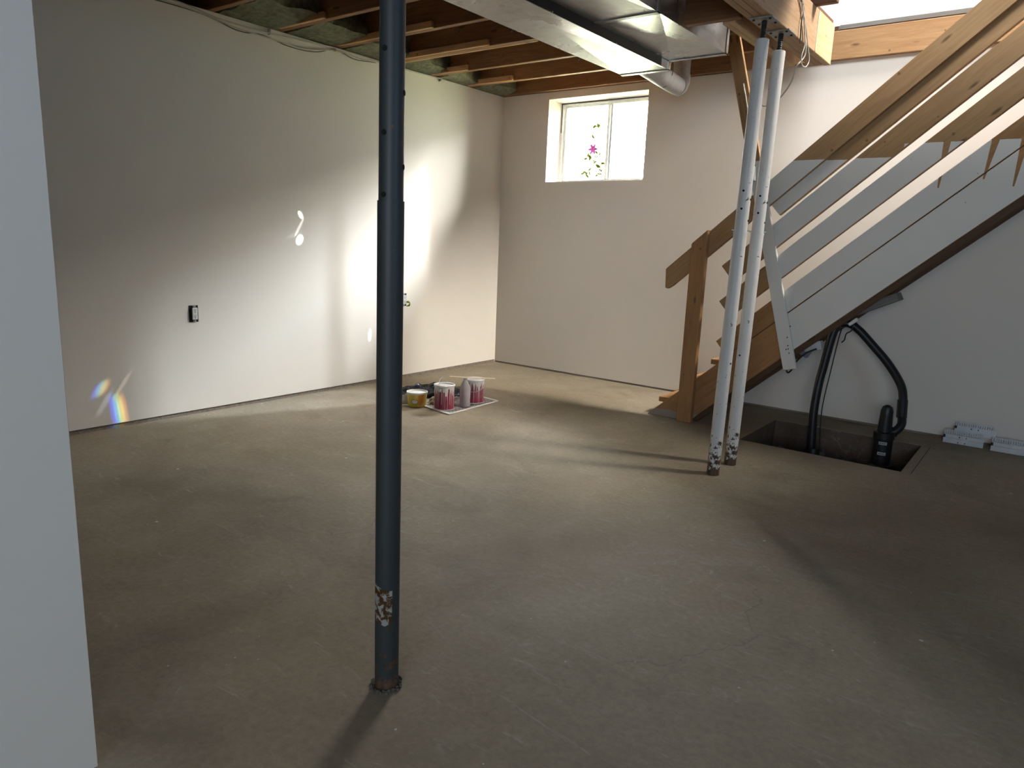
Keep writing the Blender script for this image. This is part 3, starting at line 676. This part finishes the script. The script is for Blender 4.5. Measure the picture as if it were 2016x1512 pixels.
# inner stringer behind the planks and the wall stringer
zf = lambda x: 0.235+0.893*(x-2.75)
sloped_prism('inner_stringer', M_DARKW, [(2.20, 0.0), (2.36, 0.19), (4.6, zj(4.6)-0.03), (4.6, zk(4.6)-0.045), (2.75-0.285/0.893, 0.0)], YF+0.05, 0.038)
sloped_prism('wall_stringer', M_DARKW, [(2.16, 0.0), (2.2, 0.06), (4.6, zj(4.6)+0.02), (4.6, zk(4.6)-0.0), (2.75-0.33/0.893, 0.0)], -0.045, 0.038)
for k in range(14):
    x = 2.145 + 0.177*k; z = 0.112 + 0.1575*k
    board('tread', M_STR if k < 3 else M_DARKW, st, (x+0.095, -0.815, z), (x+0.095, -0.048, z), 0.036, 0.20)
nw = sloped = prism_xz([(-0.052, 0), (0.050, 0), (0.050, 1.285), (-0.052, 1.195)], -0.023, 0.023); bev(nw, 0.003)
MWn = T(2.374, -0.880, 0)
# grain runs along local X, so stand the post up from a lying mesh
bm = prism_xz([(0, 0.052), (0, -0.050), (1.285, -0.050), (1.195, 0.052)], -0.023, 0.023); bev(bm, 0.003); nw.free()
link('newel_post', bm, M_NEWEL, st, MWn @ Matrix.Rotation(-math.pi/2, 4, 'Y'))
br = board('brace', M_BRACE, st, (3.026, -0.868, 0.452), (2.452, -0.868, 2.485), 0.080, 0.024)
for (dx, dz) in ((0.0, 0.0), (-0.01, 0.05), (0.012, -0.045), (0.004, -0.02), (-0.008, -0.025), (0.0, 0.12)):
    link('nail_head', tube([Vector((3.0-0.0+dx, -0.879, 0.60+dz)), Vector((3.0+dx, -0.8815, 0.60+dz))], 0.004, 8), M_BLACK, br)
jb = link('junction_box', bev(box_bm(-0.024, 0.024, -0.02, 0.02, -0.045, 0.045), 0.003), M_GREYPL, st, T(2.668, -0.90, 1.625) @ Matrix.Rotation(math.radians(-8), 4, 'Y'))
board('loose_plank', M_GREYW, st, (3.20, -0.40, 0.775), (3.50, -0.40, 0.925), 0.05, 0.16)

# ------------------------------------------------------------------ sump pit, pump, hoses
pit = thing('sump_pit', 'rectangular sump pit sunk in the concrete under the stairs', 'pit', (3.28, -0.7, -0.55))
D = -0.36
for a in ((PX0-0.06, PX0, PY0-0.06, PY1+0.06), (PX1, PX1+0.06, PY0-0.06, PY1+0.06), (PX0, PX1, PY0-0.06, PY0), (PX0, PX1, PY1, PY1+0.06)):
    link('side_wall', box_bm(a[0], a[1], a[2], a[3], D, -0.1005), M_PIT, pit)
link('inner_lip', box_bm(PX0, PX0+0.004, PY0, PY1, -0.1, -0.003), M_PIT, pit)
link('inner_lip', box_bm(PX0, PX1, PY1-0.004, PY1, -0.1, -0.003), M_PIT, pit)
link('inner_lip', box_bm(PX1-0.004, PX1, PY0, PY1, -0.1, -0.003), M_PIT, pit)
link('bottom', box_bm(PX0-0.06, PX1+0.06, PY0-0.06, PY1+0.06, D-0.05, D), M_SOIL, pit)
bm = bmesh.new()
for i in range(260):
    s = random.uniform(0.012, 0.04); x, y = random.uniform(PX0+0.04, PX1-0.04), random.uniform(PY0+0.04, PY1-0.04)
    b3 = bmesh.ops.create_icosphere(bm, subdivisions=1, radius=s, matrix=T(x, y, D+0.1*random.random()**2 + s*0.4 + 0.16*max(0, (y-PY0)/0.7-0.3)))
    for v in b3['verts']: v.co += Vector((random.uniform(-.3, .3), random.uniform(-.3, .3), random.uniform(-.3, .3)))*s
gv = link('pit_gravel', bm, M_STONE, pit); gv['kind'] = 'stuff'
kb = link('edge_seam', box_bm(PX1+0.045, PX1+0.05, PY0, PY1, 0.0, 0.0006), M_INK, pit)

py = -0.47; pxc = 3.545
pump = thing('sump_pump', 'black sump pump with two white labels standing in the pit', 'pump', (pxc, py, -0.359))
link('motor_housing', lathe([(0.088, -0.359), (0.095, -0.33), (0.095, -0.20), (0.085, -0.16), (0.07, -0.13)], 32), M_RUBBER, pump, T(pxc, py, 0), True)
link('collar', lathe([(0.055, -0.13), (0.056, 0.03), (0.062, 0.035), (0.062, 0.075), (0.048, 0.08)], 32), M_RUBBER, pump, T(pxc-0.01, py, 0), True)
link('cap', lathe([(0.042, 0.075), (0.040, 0.13), (0.037, 0.185), (0.036, 0.215), (0.028, 0.238), (0.012, 0.249), (0.001, 0.25)], 28), M_RUBBER, pump, T(pxc-0.012, py, 0), True)
aim = math.atan2(-5.4-py, 4.28-pxc)
for z in (0.012, -0.055):
    bm = bmesh.new(); n = 6; g = []
    for i in range(n+1):
        a = aim - 0.42 + 0.84*i/n
        g.append([bm.verts.new((0.0572*math.cos(a), 0.0572*math.sin(a), z+h)) for h in (-0.0095, 0.0095)])
    for i in range(n): bm.faces.new((g[i][0], g[i+1][0], g[i+1][1], g[i][1]))
    bmesh.ops.solidify(bm, geom=list(bm.faces), thickness=0.0008)
    lb = link('label_sticker', bm, M_LABEL, pump, T(pxc-0.01, py, 0))
    bm = bmesh.new()
    for i in range(5):
        a = aim - 0.28 + 0.13*i; d = Vector((math.cos(a), math.sin(a), 0)); tt = Vector((-d.y, d.x, 0))
        c = d*0.0579 + Vector((0, 0, z)); vs = [bm.verts.new(c + tt*sx*0.002 + Vector((0, 0, sz*0.004))) for sx, sz in ((-1, -1), (1, -1), (1, 1), (-1, 1))]
        bm.faces.new(vs)
    link('label_print', bm, M_INK, lb, T(pxc-0.01, py, 0))
dh = thing('discharge_hose', 'thick black discharge hose bending from the pump up to the stairs', 'hose', (3.6, -0.4, 0.1))
pts = smooth_path([(3.555, -0.45, 0.06), (3.59, -0.43, 0.085), (3.613, -0.40, 0.13), (3.598, -0.36, 0.20), (3.59, -0.33, 0.285), (3.560, -0.30, 0.365), (3.47, -0.27, 0.48), (3.36, -0.26, 0.59), (3.27, -0.26, 0.675), (3.20, -0.27, 0.715), (3.12, -0.30, 0.70)], 8)
link('hose_run', tube(pts, 0.026, 20), M_RUBBER, dh, None, True)
link('coupling', cyl_between((3.604, -0.375, 0.165), (3.591, -0.335, 0.27), 0.031, 24), M_RUBBER, dh, None, True)
link('fitting', cyl_between((3.537, -0.455, 0.055), (3.585, -0.43, 0.08), 0.032, 24), M_RUBBER, dh, None, True)
vp = thing('pit_pipe', 'black upright hose rising from the left of the pit to the stairs', 'hose', (3.1, -0.5, -0.358))
pts = smooth_path([(3.13, -0.50, -0.355), (3.115, -0.50, -0.05), (3.105, -0.49, 0.15), (3.11, -0.47, 0.33), (3.12, -0.46, 0.42), (3.135, -0.45, 0.55), (3.15, -0.44, 0.66), (3.17, -0.42, 0.74)], 8)
link('hose_run', tube(pts, [0.027+0.004*(1-min(1, i/10)) for i in range(len(pts))], 20), M_RUBBER, vp, None, True)
link('foot_fitting', lathe([(0.05, 0), (0.05, 0.20), (0.034, 0.25)], 24), M_RUBBER, vp, T(3.13, -0.5, -0.358), True)
tag(link('power_cord', tube(smooth_path([(3.20, -0.44, 0.70), (3.185, -0.43, 0.62), (3.16, -0.42, 0.40), (3.14, -0.42, 0.20), (3.14, -0.42, 0.05), (3.16, -0.42, -0.2)], 8), 0.0035, 8), M_RUBBER, None, None, True), 'thin black cord hanging beside the upright hose into the pit', 'cord')
tag(link('float_cord', tube(smooth_path([(3.255, -0.40, 0.73), (3.25, -0.40, 0.685), (3.222, -0.40, 0.66), (3.215, -0.40, 0.62), (3.20, -0.40, 0.60)], 8), 0.004, 8), M_RUBBER, None, None, True), 'short black cord end dangling under the stairs', 'cord')
tag(link('pump_cord', tube(smooth_path([(2.92, -0.62, 0.56), (2.925, -0.62, 0.47), (2.94, -0.62, 0.395), (2.965, -0.62, 0.41), (2.99, -0.62, 0.47), (3.04, -0.60, 0.53), (3.09, -0.56, 0.56)], 8), 0.0055, 8), M_RUBBER, None, None, True), 'black cord looped under the stair stringer left of the hoses', 'cord')
tag(link('plug_cord', tube(smooth_path([(2.93, -0.63, 0.452), (2.955, -0.63, 0.463), (2.975, -0.63, 0.475), (2.985, -0.63, 0.53), (2.97, -0.63, 0.56)], 8), 0.004, 8), M_RUBBER, None, None, True), 'thinner black cord crossing the cord loop under the stringer', 'cord')
ob = thing('outlet_box', 'small white outlet box hung under the stairs by the hoses', 'outlet', (3.03, -0.45, 0.56))
link('box', bev(box_bm(-0.055, 0.055, -0.03, 0.03, -0.03, 0.03), 0.003), M_WHITEP, ob, T(3.035, -0.42, 0.560) @ Matrix.Rotation(math.radians(-14), 4, 'Y'))
link('plug', bev(box_bm(-0.035, 0.035, -0.02, 0.02, -0.03, 0.03), 0.006, 2), M_GREYPL, ob, T(2.985, -0.42, 0.515) @ Matrix.Rotation(math.radians(30), 4, 'Y'))
tag(link('plastic_block', bev(box_bm(-0.03, 0.03, -0.015, 0.015, -0.01, 0.01), 0.003), M_WHITEP, None, T(3.335, -0.79, 0.775) @ Matrix.Rotation(-ang, 4, 'Y')), 'small white plastic block stuck under the stair stringer', 'block')

# ------------------------------------------------------------------ perforated metal pieces by the wall
def metal_track(label, x0, x1, yb, z0, lean=0.0, hgt=0.085, teeth=True):
    o = thing('metal_track', label, 'metal track', ((x0+x1)/2, yb, 0), 'perforated metal pieces lying along the back wall')
    MW = T(x0, yb, z0) @ Matrix.Rotation(lean, 4, 'X'); ln = x1-x0
    bm = bmesh.new()
    for (y0, y1, z0_, z1_) in ((0.0, 0.002, 0.0, 0.032), (0.002, 0.014, 0.030, 0.032), (0.012, 0.014, 0.032, 0.054), (0.014, 0.030, 0.052, 0.054), (0.028, 0.030, 0.054, 0.056)):
        bx(bm, 0, ln, y0, y1, z0_, z1_)
    f = link('channel', bm, M_METALW, o, MW)
    bm = bmesh.new(); n = int(ln/0.0125); zt_ = 0.056
    for i in range(n):
        xx = i*0.0125; bx(bm, xx, xx+0.0075, 0.028, 0.030, zt_, zt_+0.018)
    bx(bm, 0, n*0.0125-0.005, 0.028, 0.030, zt_+0.018, zt_+0.026)
    link('slotted_flange', bm, M_METALW, o, MW)
    for xx in (0.38*ln, 0.55*ln):
        for z in (0.010, 0.042):
            y = 0.0 if z < 0.03 else 0.012
            link('screw_hole', tube([Vector((xx+0.004*(z > 0.03), y-0.0032, z)), Vector((xx+0.004*(z > 0.03), y+0.001, z))], 0.0035, 10), M_HOLE, f, MW)
    bm = box_bm(-0.002, 0.010, 0.004, 0.03, 0.001, 0.05); link('end_bracket', bm, M_BLACK, o, MW)
metal_track('white slotted metal track on the floor by the back wall, left of the pair', 3.825, 4.045, -0.135, 0.003)
metal_track('white slotted metal track on the floor at the right edge, reaching out of view', 4.085, 4.62, -0.150, 0.003)
metal_track('white slotted metal piece lying on top of the left track against the wall', 3.875, 4.10, -0.088, 0.062, -0.30)

# ------------------------------------------------------------------ cables
def cable(name, label, pts, r=0.0038, mat=None, group=None):
    return tag(link(name, tube(smooth_path(pts, 8), r, 8), mat or M_CABLE, None, None, True), label, 'cable', group)
G = 'cables stapled along the top of the long wall'
cable('electrical_cable', 'cream cable along the top of the long wall, uppermost strand', [(0.012, -3.6, 2.44), (0.012, -3.08, 2.438), (0.015, -2.80, 2.408), (0.02, -2.50, 2.405), (0.018, -2.05, 2.428), (0.022, -1.93, 2.432), (0.016, -1.55, 2.432), (0.012, -1.25, 2.428), (0.014, -0.95, 2.434), (0.02, -0.80, 2.437)], 0.0045, None, G)
cable('electrical_cable', 'cream cable along the top of the long wall, middle strand', [(0.010, -3.6, 2.425), (0.010, -3.0, 2.418), (0.012, -2.70, 2.385), (0.015, -2.46, 2.378), (0.015, -2.20, 2.372), (0.014, -1.97, 2.412), (0.012, -1.90, 2.424), (0.012, -1.70, 2.412), (0.012, -1.55, 2.422), (0.012, -1.35, 2.43)], 0.004, None, G)
cable('electrical_cable', 'dark cable along the top of the long wall, lowest sagging strand', [(0.008, -3.6, 2.405), (0.008, -2.95, 2.412), (0.009, -2.68, 2.372), (0.010, -2.50, 2.386), (0.010, -2.30, 2.362), (0.010, -2.10, 2.372), (0.010, -1.92, 2.425), (0.010, -1.75, 2.398), (0.010, -1.55, 2.418)], 0.003, M_CABLED, G)
for y in (-2.455, -1.925, -0.86):
    tag(link('cable_staple', bev(box_bm(0.0, 0.024, y-0.005, y+0.005, 2.40 if y < -2 else 2.415, 2.433), 0.001), M_STEEL), 'metal staple pinning the cables to the long wall, ' + {-2.455: 'farthest left one', -1.925: 'just left of the slate post', -0.86: 'right of the slate post'}[y], 'staple')
G2 = 'cables looped on the side of the main beam'
x = 3.052
cable('electrical_cable', 'cream cable loop on the beam side, outermost strand', [(x, -1.60, 2.46), (x, -1.50, 2.37), (x+0.003, -1.40, 2.28), (x+0.006, -1.335, 2.20), (x+0.008, -1.31, 2.15), (x+0.008, -1.35, 2.112), (x+0.004, -1.405, 2.11), (x+0.002, -1.42, 2.15), (x+0.002, -1.39, 2.22), (x, -1.45, 2.33), (x, -1.53, 2.42), (x, -1.57, 2.46)], 0.003, None, G2)
cable('electrical_cable', 'cream cable on the beam side running behind the white posts to the brace', [(x, -1.57, 2.46), (x, -1.47, 2.36), (x, -1.40, 2.26), (x, -1.36, 2.17), (x-0.02, -1.42, 2.10), (x-0.06, -1.35, 2.04), (x-0.15, -1.25, 1.98), (2.80, -1.15, 1.97), (2.72, -1.0, 2.0), (2.64, -0.90, 1.95), (2.655, -0.895, 1.80), (2.668, -0.895, 1.67)], 0.004, None, G2)
cable('electrical_cable', 'dark cable dropping along the beam side beside the loop', [(x, -1.62, 2.46), (x, -1.53, 2.39), (x, -1.46, 2.36), (x, -1.475, 2.29), (x, -1.46, 2.20)], 0.0035, M_CABLED, G2)
cable('electrical_cable', 'cream cable running down the diagonal brace to the grey box', [(2.56, -0.885, 2.16), (2.60, -0.888, 2.02), (2.628, -0.89, 1.90), (2.64, -0.892, 1.78), (2.66, -0.90, 1.67)], 0.004)

# ------------------------------------------------------------------ wall outlets
def outlet(y, z, label, green=False):
    o = thing('wall_outlet', label, 'outlet', (0.0, y, z-0.06))
    link('box_opening', box_bm(-0.001, 0.0015, y-0.030, y+0.030, z-0.052, z+0.052), M_HOLE, o)
    d = link('receptacle', bev(box_bm(0.0015, 0.012, y-0.017+0.004, y+0.017+0.004, z-0.037, z+0.037), 0.003), M_WHITEP, o)
    for s in (-1, 1):
        link('slot', box_bm(0.0115, 0.0126, y-0.002, y+0.0, z+s*0.018+0.0, z+s*0.018+0.009), M_INK, d)
        link('slot', box_bm(0.0115, 0.0126, y+0.008, y+0.010, z+s*0.018+0.0, z+s*0.018+0.009), M_INK, d)
        link('ground_hole', tube([Vector((0.0115, y+0.004, z+s*0.018-0.007)), Vector((0.0126, y+0.004, z+s*0.018-0.007))], 0.003, 8), M_INK, d)
        e = link('mounting_ear', bev(box_bm(0.0015, 0.004, y-0.010+0.004, y+0.014, z+s*0.046-0.008, z+s*0.046+0.008), 0.001), M_STEEL, o)
        link('screw', tube([Vector((0.004, y+0.004, z+s*0.046)), Vector((0.0065, y+0.004, z+s*0.046))], 0.0035, 8), M_PLATE, e)
    if green:
        for k in range(3):
            link('wire', tube(smooth_path([(0.004, y+0.02, z-0.02), (0.03, y+0.03+0.006*k, z-0.01-0.01*k), (0.025, y+0.045, z-0.035-0.008*k), (0.004, y+0.028, z-0.055)], 6), 0.003, 8), M_YELLOWW if k != 1 else M_CABLED, o)
outlet(-3.045, 0.642, 'uncovered duplex outlet with black box gap on the long wall')
outlet(-1.235, 0.655, 'open outlet with loose green wires, mostly hidden behind the slate post', True)

# ------------------------------------------------------------------ paint things on newspaper
def sheet(name, label, corners, z, mat, rot):
    c = sum((Vector((a[0], a[1], 0)) for a in corners), Vector())/4
    bm = bmesh.new(); n = 14; g = []
    for i in range(n+1):
        row = []
        for j in range(n+1):
            u, v_ = i/n, j/n
            p = [(1-u)*(1-v_)*corners[0][k] + u*(1-v_)*corners[1][k] + u*v_*corners[2][k] + (1-u)*v_*corners[3][k] for k in (0, 1)]
            row.append(bm.verts.new((p[0]-c.x, p[1]-c.y, 0.0015 + 0.0025*(noise.noise(Vector((p[0]*9, p[1]*9, 0)))+0.5)*(1 if 0 < i < n and 0 < j < n else 0.6))))
        g.append(row)
    for i in range(n):
        for j in range(n): bm.faces.new((g[i][j], g[i+1][j], g[i+1][j+1], g[i][j+1]))
    bmesh.ops.solidify(bm, geom=list(bm.faces), thickness=0.0008)
    o = link(name, bm, mat, None, T(c.x, c.y, z), True); 
    return tag(o, label, 'newspaper')
nc = [(0.83, -1.86), (1.145, -1.915), (1.115, -1.345), (0.80, -1.30)]
np_ = sheet('newspaper', 'printed newspaper sheet spread under the paint cans', nc, 0.001, M_NEWS, 0)
bm = bmesh.new()
for a, b_ in zip(nc, nc[1:]+nc[:1]):
    A, B = Vector((*a, 0)), Vector((*b_, 0)); ctr = Vector((0.97, -1.6, 0))
    q = (A, B, B+(ctr-B)*0.075, A+(ctr-A)*0.075)
    lo_ = [bm.verts.new((p.x, p.y, 0.0025)) for p in q]; hi_ = [bm.verts.new((p.x, p.y, 0.0082)) for p in q]
    bm.faces.new(hi_); bm.faces.new(lo_[::-1])
    for i in range(4): bm.faces.new((lo_[i], lo_[(i+1) % 4], hi_[(i+1) % 4], hi_[i]))
link('page_margin', bm, M_NEWSM, np_)

def can(loc, label, rot, full, handle_up):
    o = thing('paint_can', label, 'paint can', loc, 'paint cans on the newspaper'); MW = T(*loc) @ Matrix.Rotation(rot, 4, 'Z')
    R, Hc = 0.071, 0.174
    link('body', lathe([(R-0.002, 0), (R, 0.003), (R, 0.006), (R-0.002, 0.009), (R-0.002, Hc-0.01)], 40), M_CAN, o, MW, True)
    link('rim', lathe([(R-0.003, Hc-0.012), (R+0.003, Hc-0.01), (R+0.003, Hc-0.002), (R-0.001, Hc), (R-0.012, Hc-0.002), (R-0.013, Hc-0.009), (R-0.016, Hc-0.009)], 40, None, False), M_PAINTWET, o, MW, True)
    link('bottom_rim', lathe([(R-0.003, 0.0), (R+0.002, 0.0), (R+0.002, 0.006), (R-0.003, 0.007)], 40, None, False), M_CANRIM, o, MW, True)
    link('paint', lathe([(R-0.014, Hc-0.011), (0.03, Hc-0.0085), (0.001, Hc-0.0085)], 32, None, False), M_PAINTWET, o, MW, True)
    n = 24; pts = []
    for i in range(n+1):
        a = math.pi*i/n; pts.append(Vector(((R+0.004)*math.cos(a), 0, Hc-0.035 + (R+0.012)*math.sin(a)*(0.93 if handle_up else 0.05))))
    if handle_up:
        tilt = T(0, 0, Hc-0.035) @ Matrix.Rotation(0.32, 4, 'X') @ T(0, 0, -(Hc-0.035))
        hM = MW @ tilt
    else:
        pts = [Vector((p.x, -math.sqrt(max(0, (R+0.006)**2-p.x**2)), Hc-0.035-0.05*math.sin(math.pi*i/n))) for i, p in enumerate(pts)]; hM = MW
    link('handle', tube(pts, 0.0018, 8), M_STEEL, o, hM)
    for s in (-1, 1): link('handle_ear', tube([Vector((s*(R-0.002), 0, Hc-0.035)), Vector((s*(R+0.008), 0, Hc-0.035))], 0.008, 12), M_CANRIM, o, MW)
    return o
can((1.010, -1.820, 0.008), 'maroon paint can with long white drips, front one beside the yellow tub', -1.25, True, True)
can((1.020, -1.510, 0.008), 'maroon paint can with a wooden stick across its top, behind the bottle', 0.55, True, False)
tag(link('stir_stick', bev(box_bm(-0.165, 0.165, -0.012, 0.012, -0.0025, 0.0025), 0.001), M_STICK, None, T(1.005, -1.52, 0.186) @ Matrix.Rotation(0.60, 4, 'Z')), 'pale flat wooden stir stick lying across the rear paint can', 'stick')
bt = thing('plastic_bottle', 'cloudy pinkish plastic bottle with a dark neck between the cans', 'bottle', (1.062, -1.662, 0.006))
link('body', lathe([(0.03, 0), (0.037, 0.006), (0.038, 0.03), (0.0365, 0.05), (0.038, 0.07), (0.038, 0.125), (0.035, 0.142), (0.024, 0.168), (0.0135, 0.185), (0.012, 0.196), (0.012, 0.20)], 32), M_BOTTLE, bt, T(1.062, -1.662, 0.006), True)
link('neck_ring', lathe([(0.0125, 0.192), (0.0135, 0.194), (0.0135, 0.203), (0.011, 0.205)], 24), M_GREYPL, bt, T(1.062, -1.662, 0.006), True)
tubl = (0.805, -1.878, 0.0005)
tb = thing('margarine_tub', 'yellow printed plastic tub with white inside on the floor', 'tub', tubl)
ca2 = math.atan2(-5.4+1.862, 4.28-0.825)
MWt = T(*tubl) @ Matrix.Rotation(ca2, 4, 'Z')
link('body', lathe([(0.056, 0), (0.062, 0.004), (0.068, 0.07), (0.071, 0.092)], 40, None, True), M_TUB, tb, MWt, True)
link('rim', lathe([(0.0705, 0.092), (0.0735, 0.0985), (0.0745, 0.100), (0.0745, 0.105), (0.072, 0.106), (0.0695, 0.104), (0.067, 0.095), (0.001, 0.0945)], 40, None, False), M_LABEL, tb, MWt, True)
bm = bmesh.new(); bm2 = bmesh.new()   # oval emblem on the tub front
def on_tub(u, z, e): a = u/0.066 - 0.25; r = 0.062 + (z-0.004)*0.09 + e; return Vector((r*math.cos(a), r*math.sin(a), z))
n = 24; ro = []; ri = []
for i in range(n):
    a = 2*math.pi*i/n; h_ = 1 - 0.22*max(0, math.cos(2*(a-math.pi/2)))*(math.sin(a) > 0)
    ro.append((0.024*math.cos(a), 0.043+0.017*math.sin(a)*h_))
    ri.append((0.021*math.cos(a), 0.043+0.014*math.sin(a)*h_))
vo = [bm.verts.new(on_tub(u, z, 0.0009)) for u, z in ro]; vi = [bm.verts.new(on_tub(u, z, 0.0009)) for u, z in ri]
for i in range(n): bm.faces.new((vo[i], vo[(i+1) % n], vi[(i+1) % n], vi[i]))
link('emblem_outline', bm, M_INK, tb, MWt)
cv = bm2.verts.new(on_tub(0, 0.043, 0.0008)); vv = [bm2.verts.new(on_tub(u, z, 0.0007)) for u, z in ri]
for i in range(n): bm2.faces.new((vv[i], vv[(i+1) % n], cv))
link('emblem', bm2, M_LABEL, tb, MWt)
bm = bmesh.new()
for i, (u, h_) in enumerate(((-0.011, 0.006), (-0.006, 0.003), (-0.001, 0.003), (0.004, 0.003), (0.009, 0.006))):
    a = [bm.verts.new(on_tub(u+dx, 0.0405+dz, 0.0013)) for dx, dz in ((-0.0013, 0), (0.0013, 0), (0.0013, h_), (-0.0013, h_))]; bm.faces.new(a)
link('emblem_script', bm, plain('tub_script', (0.35, 0.05, 0.04), 0.5), tb, MWt)
# crumpled black plastic
def crumple(name, label, cat, c, a, b_, hgt, mat, seed, rot=0.0, amp=1.0):
    bm = bmesh.new(); n = 30; m_ = 26; g = []; o_ = Vector((seed*3.1, seed*1.7, 0))
    for i in range(n+1):
        row = []
        for j in range(m_+1):
            u, v_ = 2*i/n-1, 2*j/m_-1
            x, y = u*math.sqrt(1-v_*v_/2), v_*math.sqrt(1-u*u/2); r2 = x*x+y*y
            q = Vector((x*a*7, y*b_*7, 0))+o_
            h = max(0, 1-r2)**0.6*hgt*(0.55 + 0.9*abs(noise.noise(q*1.4))+0.5*noise.noise(q*4.2)*amp)
            ed = noise.noise(q*2.3)*0.12
            row.append(bm.verts.new((x*a*(1+ed), y*b_*(1-ed), max(0.001, h+0.002))))
        g.append(row)
    for i in range(n):
        for j in range(m_): bm.faces.new((g[i][j], g[i+1][j], g[i+1][j+1], g[i][j+1]))
    bmesh.ops.solidify(bm, geom=list(bm.faces), thickness=0.0012)
    return tag(link(name, bm, mat, None, T(*c) @ Matrix.Rotation(rot, 4, 'Z')), label, cat)
crumple('plastic_bag', 'crumpled black plastic sheet behind the paint cans', 'plastic sheet', (0.58, -1.50, 0.001), 0.33, 0.20, 0.075, M_BAG, 1, 0.9, 0.45)
crumple('paper_rag', 'crumpled white painty paper left of the yellow tub', 'paper', (0.67, -1.85, 0.001), 0.055, 0.05, 0.06, M_NEWSM, 4, 0.4)
crumple('paper_rag', 'crumpled printed paper between the tub and the front paint can', 'paper', (0.865, -1.735, 0.006), 0.07, 0.05, 0.05, M_NEWS, 6, 0.2)

for o in bpy.data.objects:
    if o.type == 'MESH' and o.parent is None and 'kind' not in o and 'label' not in o: print('UNTAGGED', o.name)
